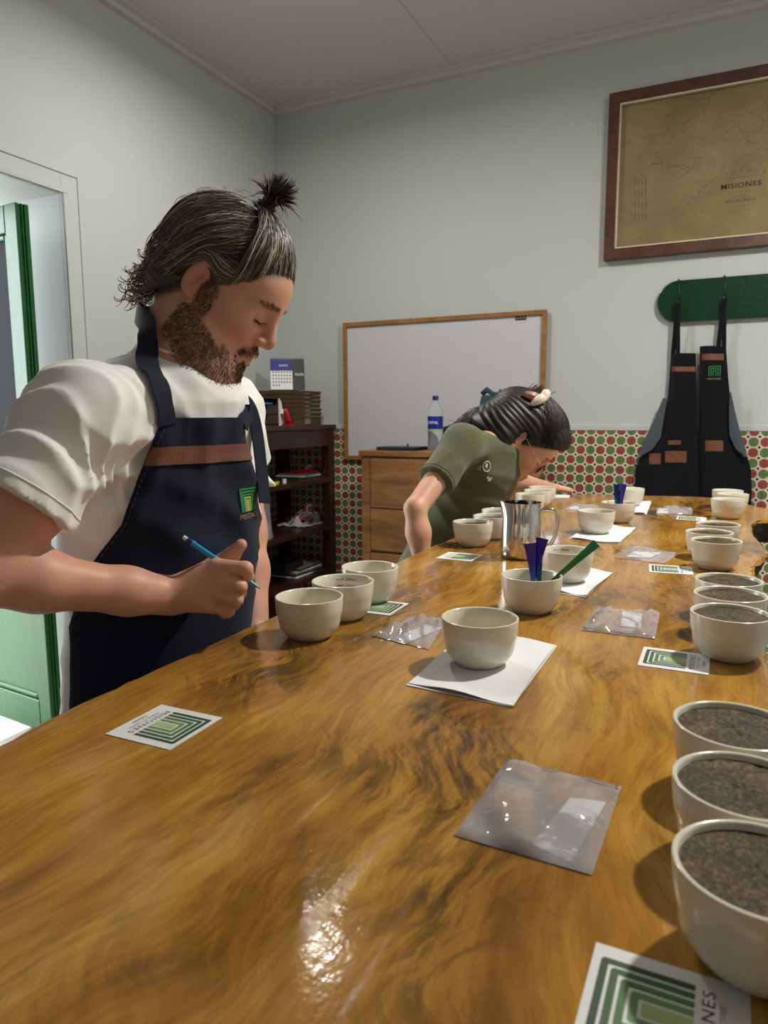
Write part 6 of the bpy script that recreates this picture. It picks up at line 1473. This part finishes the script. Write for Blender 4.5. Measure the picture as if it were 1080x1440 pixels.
for k, off in enumerate((-0.024, -0.008, 0.008, 0.023)):
    m0 = rRw+dnw*0.068+VW*off; a1 = m0+dnw*0.036+AW*0.004; a2 = a1+dnw*0.024+AW*0.012; wb_.u(Cone(rRw, m0, 0.016, 0.0105), 0.01).u(Cone(m0, a1, 0.009, 0.0084), 0.003).u(Cone(a1, a2, 0.0084, 0.007), 0.003)
wb_.u(Cone(rRw+dnw*0.02, rRw+dnw*0.055+VW*0.032, 0.013, 0.0095), 0.006)
wb_.u(Cone(wL, eLw, 0.040, 0.032), 0.02).u(Cone(eLw, rLw, 0.032, 0.022), 0.02)
hd_ = np.array((0.80, 0.60, 0)); sd_ = np.array((-0.60, 0.80, 0)); pl_ = np.array([*(onz(785, 693.5, ZT)[:2]), ZT+0.0175])
wb_.u(Cone(rLw, pl_, 0.019, 0.016), 0.012)
for k, (off, L_) in enumerate(((-0.030, 0.050), (-0.011, 0.066), (0.008, 0.070), (0.026, 0.058))):
    m0 = pl_+hd_*0.03+sd_*off; wb_.u(Cone(pl_-hd_*0.03, m0, 0.016, 0.0098), 0.008); m1 = m0+hd_*L_*0.5+ZV*0.006+sd_*off*0.15; m2 = m0+hd_*L_+sd_*off*0.25-ZV*0.006; wb_.u(Cone(m0, m1, 0.0088, 0.0082), 0.003).u(Cone(m1, m2, 0.0082, 0.0066), 0.003)
wb_.u(Cone(pl_-sd_*0.02, pl_-sd_*0.052+hd_*0.028-ZV*0.004, 0.012, 0.009), 0.006)
wb_.cut(Plane((0, 0, 0.72), (0, 0, -1)))
Vq, Qq = polygonize(wb_, [-1.0, 1.38, 0.70], [-0.05, 2.70, 1.42], 0.0036)
q = head_local(Vq, FW_)/WS; inh = (q**2).sum(1) < 0.0256; x, y, z = q[:, 0], np.abs(q[:, 1]), q[:, 2]
cw = skin_color(Vq, None, (212, 164, 136), None)
cw = tint(cw, 0.7*inh*np.exp(-((z+0.0665)/0.0075)**2-(y/0.018)**4)*sstep(0.086, 0.094, x), lin((166, 92, 86)))
cw = tint(cw, 0.5*inh*(y > 0.066)*np.exp(-((x+0.008)/0.022)**2-((z+0.004)/0.035)**2), lin((206, 128, 100)))
for s_ in (-1, 1):
    yy_ = q[:, 1]-s_*0.032; cw = tint(cw, 0.85*inh*(x > 0.07)*np.exp(-(yy_/0.014)**4-((z+0.0105)/0.0028)**2), lin((30, 20, 18)))
ebw = np.exp(-((y-0.030)/0.019)**4-((z-0.0215)/0.0038)**2)*(x > 0.055)*inh; cw = tint(cw, 0.85*np.clip(ebw, 0, 1), lin((40, 28, 24)))
cw = tint(cw, 0.9*sstep(-0.002, 0.010, z-0.90*(x-0.030))*inh*(y < 0.074), lin((30, 24, 22)))
np_mesh('body', Vq, Qq, M_SKIN, WOM, cw)
# ---- hair, half tied back with a clip, falling along her back
Cv, Mv = FW_
def wl(p): return Cv+Mv@(np.array(p, float)*WS)
WH = np.array([-0.010, 0, 0.034]); WHR = np.array([0.112, 0.090, 0.102])
hf = Field(); hf.u(Ell(wl(WH), WHR*WS, Mv), 0.01); hf.u(Ell(wl((0.055, 0, 0.075)), np.array((0.052, 0.066, 0.044))*WS, Mv), 0.03)
hf.cut(Plane(wl((0.046, 0, 0.022)), -(Mv@np.array((-0.90, 0, 1.0)))), 0.012)
for s_ in (-1, 1): hf.sub(Ell(wl((-0.006, s_*0.092, -0.010)), np.array((0.022, 0.026, 0.036))*WS, Mv), 0.006)
tail = [wl((-0.090, 0, 0.030)), W(706, 591, 1.95), W(680, 592, 1.93), W(656, 598, 1.90), W(634, 608, 1.88)]
for a, b, ra, rb in zip(tail[:-1], tail[1:], (0.050, 0.042, 0.028, 0.016), (0.042, 0.028, 0.016, 0.005)): hf.u(Cone(a, b, ra, rb), 0.05)
for s_, e_ in ((-1, (706, 614, 1.90)), (1, (712, 624, 2.02))): hf.u(Cone(wl((-0.075, s_*0.040, -0.004)), W(*e_), 0.034, 0.026), 0.05)
hf.u(Cone(W(708, 600, 1.93), W(690, 603, 1.93), 0.040, 0.030), 0.03)
hf.disp = lambda P: 0.0016*np.sin(np.arctan2(head_local(P, FW_)[:, 1], head_local(P, FW_)[:, 2])*40+2*wob(P, 40, 3)); hf.dmax = 0.003
Vx, Qx = polygonize(hf, [-0.80, 1.50, 1.10], [-0.20, 2.30, 1.42], 0.0042)
prt = [(Vx, Qx, np.array(lin((19, 15, 15)))[None, :]*(1+0.3*wob(Vx, 90, 8))[:, None])]
nW = 520; rw = np.random.default_rng(31); CLIP = np.array((-0.070, 0.0, 0.112))
an = rw.uniform(-1, 1, nW); S = np.stack([0.098-0.05*np.abs(an)**2, np.sin(an*1.4)*0.084, 0.90*(0.098-0.05*np.abs(an)**2-0.03)+rw.uniform(0.006, 0.07, nW)], 1)-WH
En = np.repeat((CLIP-WH)[None, :], nW, 0)+rw.normal(0, 0.010, (nW, 3)); d, t = slerp_paths(S, En, 12)
Rw = 1/np.sqrt(((d/WHR)**2).sum(-1)); Pl = WH+d*(Rw+rw.uniform(0.0, 0.004, nW)[:, None]+0.006*np.exp(-((d[..., 0]-0.6)/0.4)**2))[..., None]
palw = np.array([lin((16, 13, 13)), lin((28, 22, 21)), lin((54, 42, 36))]); prt.append(strands_mesh(Cv+(Pl*WS)@Mv.T, np.full((nW, 12), 0.0010), palw[rw.choice(3, nW, p=[0.55, 0.37, 0.08])]))
nP = 260; P0 = wl(CLIP)+rw.normal(0, 0.012, (nP, 3)); way = np.array([P0, W(712, 584, 1.95)+rw.normal(0, 0.014, (nP, 3)), W(684, 588, 1.93)+rw.normal(0, 0.013, (nP, 3)), W(658, 595, 1.90)+rw.normal(0, 0.010, (nP, 3)), W(634, 606, 1.88)+rw.normal(0, 0.009, (nP, 3))]).transpose(1, 0, 2)
tt = np.linspace(0, 4, 18); i0 = np.clip(tt.astype(int), 0, 3); fr_ = (tt-i0)[None, :, None]; Pw = way[:, i0]*(1-fr_)+way[:, i0+1]*fr_
for _ in range(4): Pw[:, 1:-1] = (Pw[:, :-2]+2*Pw[:, 1:-1]+Pw[:, 2:])/4
prt.append(strands_mesh(Pw, np.interp(tt, [0, 3, 4], [0.0012, 0.0011, 0.0004])[None, :].repeat(nP, 0), palw[rw.choice(3, nP, p=[0.5, 0.35, 0.15])]))
hv, hq, hcol = join_arrays(prt); np_mesh('hair', hv, hq, M_HAIR, WOM, hcol)
M_CLIP1, M_CLIP2 = plain('cream_shell_clip', (232, 212, 196), 0.35), plain('rose_brown_clip', (176, 122, 104), 0.35)
clp = None
for k, (c_, a_, m_) in enumerate((((757, 563, 1.885), 0.55, M_CLIP1), ((748, 557, 1.895), -0.35, M_CLIP2), ((765, 559, 1.90), 1.1, M_CLIP1))):
    c0_ = W(*c_); ex, ey = CR*math.cos(a_)+CU*math.sin(a_), -CR*math.sin(a_)+CU*math.cos(a_); G = []
    for i in range(9):
        u = -1+2*i/8; row = []
        for j in range(9):
            v = -1+2*j/8; w_ = math.sqrt(max(0, 1-u*u))*(0.75+0.25*u); row.append(c0_+ex*0.026*u+ey*0.016*v*w_-CF*(0.010*(1-u*u)*(1-0.7*v*v)+0.0012*math.cos(9*v)))
        G.append(row)
    o_ = obj('hair_clip' if clp is None else 'clip_petal', MB().slabgrid(np.array(G), CF*0.003), m_, clp or WOM, world=True, smooth=True); clp = clp or o_
obj('earring', MB().lathe([(0.0005, -0.004), (0.0035, -0.0025), (0.0045, 0), (0.0035, 0.0025), (0.0005, 0.004)], 10, tuple(wl((-0.004, -0.086, -0.036)))), plain('pearl', (236, 234, 228), 0.2), WOM, world=True, smooth=True)
gls = MB()
for s_ in (-1, 1): gls.tube([wl((0.104-0.012*abs(math.sin(a))*0, s_*(0.034+0.023*math.cos(a)), -0.010+0.019*math.sin(a))) for a in np.linspace(0, 2*PI, 25)], 0.0013, 6, cap=False)
gls.tube([wl((0.105, -0.011, -0.004)), wl((0.109, 0, -0.001)), wl((0.105, 0.011, -0.004))], 0.0012, 6)
gl_o = obj('glasses', gls, M_BLACK, WOM, world=True, smooth=True)
for s_ in (-1, 1): obj('temple_arm', MB().tube([wl((0.103, s_*0.057, -0.004)), wl((0.09, s_*0.068, -0.002)), wl((0.04, s_*0.080, 0.006)), wl((-0.004, s_*0.088, 0.014)), wl((-0.022, s_*0.086, 0.0))], 0.0011, 6), M_STEEL, gl_o, world=True, smooth=True)
for s_ in (-1, 1): obj('lens', MB().add([wl((0.104, s_*(0.034+0.022*math.cos(a)), -0.010+0.018*math.sin(a))) for a in np.linspace(0, 2*PI, 25)[:-1]], [tuple(range(24))]), g_, gl_o, world=True)
# ---- olive T-shirt
ws = Field()
hmR = wR+(eRw-wR)*0.60; hmL = wL+(eLw-wL)*0.6; uRw, uLw = unit(eRw-wR), unit(eLw-wL)
ws.u(Cone(wR, hmR+uRw*0.03, 0.046, 0.048), 0.03).u(Cone(wL, hmL+uLw*0.03, 0.046, 0.048), 0.0)
ws.sub(HemCut(hmR, uRw, 0.10), 0.0).sub(HemCut(hmL, uLw, 0.10), 0.0).sub(Cone(hmR+uRw*0.025, eRw, 0.0380, 0.042), 0.003).sub(Cone(hmL+uLw*0.025, eLw, 0.0380, 0.042), 0.003)
ws.u(Loft(wrows(0.010), VW), 0.03)
for sh in (wR, wL): ws.u(Cone(nbw-ax_*0.030, sh, 0.045, 0.044), 0.04)
ws.u(Cone(nbw-ax_*0.02, nbw-ax_*0.07, 0.056, 0.075), 0.03)
ws.sub(Cone(nbw-ax_*0.03, nbw+ax_*0.10+vwb*0.02, 0.038, 0.068), 0.004)
def wfold(P):
    s1 = np.exp(-(np.linalg.norm(P-(wR+uRw*0.07+VW*0.06), axis=1)/0.12)**2); lo_ = np.exp(-(((P-hpw)@ax_-0.22)/0.12)**2)
    return 0.0042*s1*(np.abs(wob2(P, unit(uRw*0.4+VW), 75, 11))-0.4)+0.0070*lo_*(np.abs(wob2(P, unit(ax_+VW*0.5), 55, 12))-0.4)+0.002*wob(P, 36, 13)
ws.disp = wfold; ws.dmax = 0.010
V5, Q5 = polygonize(ws, [-1.05, 1.45, 0.72], [-0.30, 2.45, 1.38], 0.0052); wt = np_mesh('t_shirt', V5, Q5, M_OLIVE, WOM)
obj('sleeve_hem', ring_tube(hmR-uRw*0.014, uRw, 0.050, 0.0010, 50, ws, 0.0003), M_OLIVE, wt, world=True, smooth=True)
pw = MB()
def blob(px, py, rx, ry, ring=False):
    a = np.linspace(0, 2*PI, 17)[:-1]; c_ = ws.snap(np.array([W(px, py, 1.80)]), 0.0015, 8)[0]; n_ = ws.grad(c_[None, :])[0]; e1_ = unit(np.cross(ZV, n_)); e2_ = np.cross(n_, e1_)
    P_ = ws.snap(np.array([c_+e1_*rx*math.cos(t)+e2_*ry*math.sin(t) for t in a]), 0.0018, 4)
    if ring: pw.tube(np.concatenate([P_, P_[:1]]), 0.0012, 5, cap=False)
    else: pw.add(P_, [tuple(range(16))])
blob(717, 668, 0.011, 0.014, True); blob(717.5, 667, 0.004, 0.006)
for k in range(4): blob(712+2.6*k, 679.5+(1.5 if k in (1, 2) else 0), 0.0034, 0.0042)
obj('paw_print', pw, plain('white_print', (214, 214, 206), 0.7), wt, world=True, fix=False)
# ---- jeans, shoes
wj = Field(); wj.u(Loft([(hpw-ZV*0.14, 0.150, 0.110), (hpw-ZV*0.02, 0.150, 0.112), (hpw+ax_*0.07, 0.128, 0.098)], VW), 0.03); fts = []
for s_ in (-1, 1):
    b0 = hpw*np.array((1, 1, 0)); kn = b0+AW*s_*0.085+VW*0.02+ZV*0.44; an_ = b0+AW*s_*0.095+ZV*0.06; fts.append(an_); wj.u(Cone(hpw-ZV*0.08+AW*s_*0.075, kn, 0.085, 0.060), 0.04).u(Cone(kn, an_, 0.060, 0.046), 0.03)
wj.disp = lambda P: 0.003*wob(P, 28, 17); wj.dmax = 0.005
V6, Q6 = polygonize(wj, hpw-[0.32, 0.34, 0.82], hpw+[0.32, 0.34, 0.12], 0.010); np_mesh('jeans', V6, Q6, M_JEANS, WOM)
for an_ in fts:
    b0 = an_*np.array((1, 1, 0)); sf = Field().u(Cone(b0-VW*0.045+ZV*0.036, b0+VW*0.12+ZV*0.028, 0.036, 0.030), 0.02).u(Cone(b0+ZV*0.045, b0+ZV*0.08, 0.040, 0.042), 0.03).cut(Plane((0, 0, 0.001), (0, 0, -1)))
    v4, q4 = polygonize(sf, b0-[0.22, 0.22, 0.01], b0+[0.22, 0.22, 0.15], 0.007); np_mesh('shoe', v4, q4, M_WHITEPL, WOM)
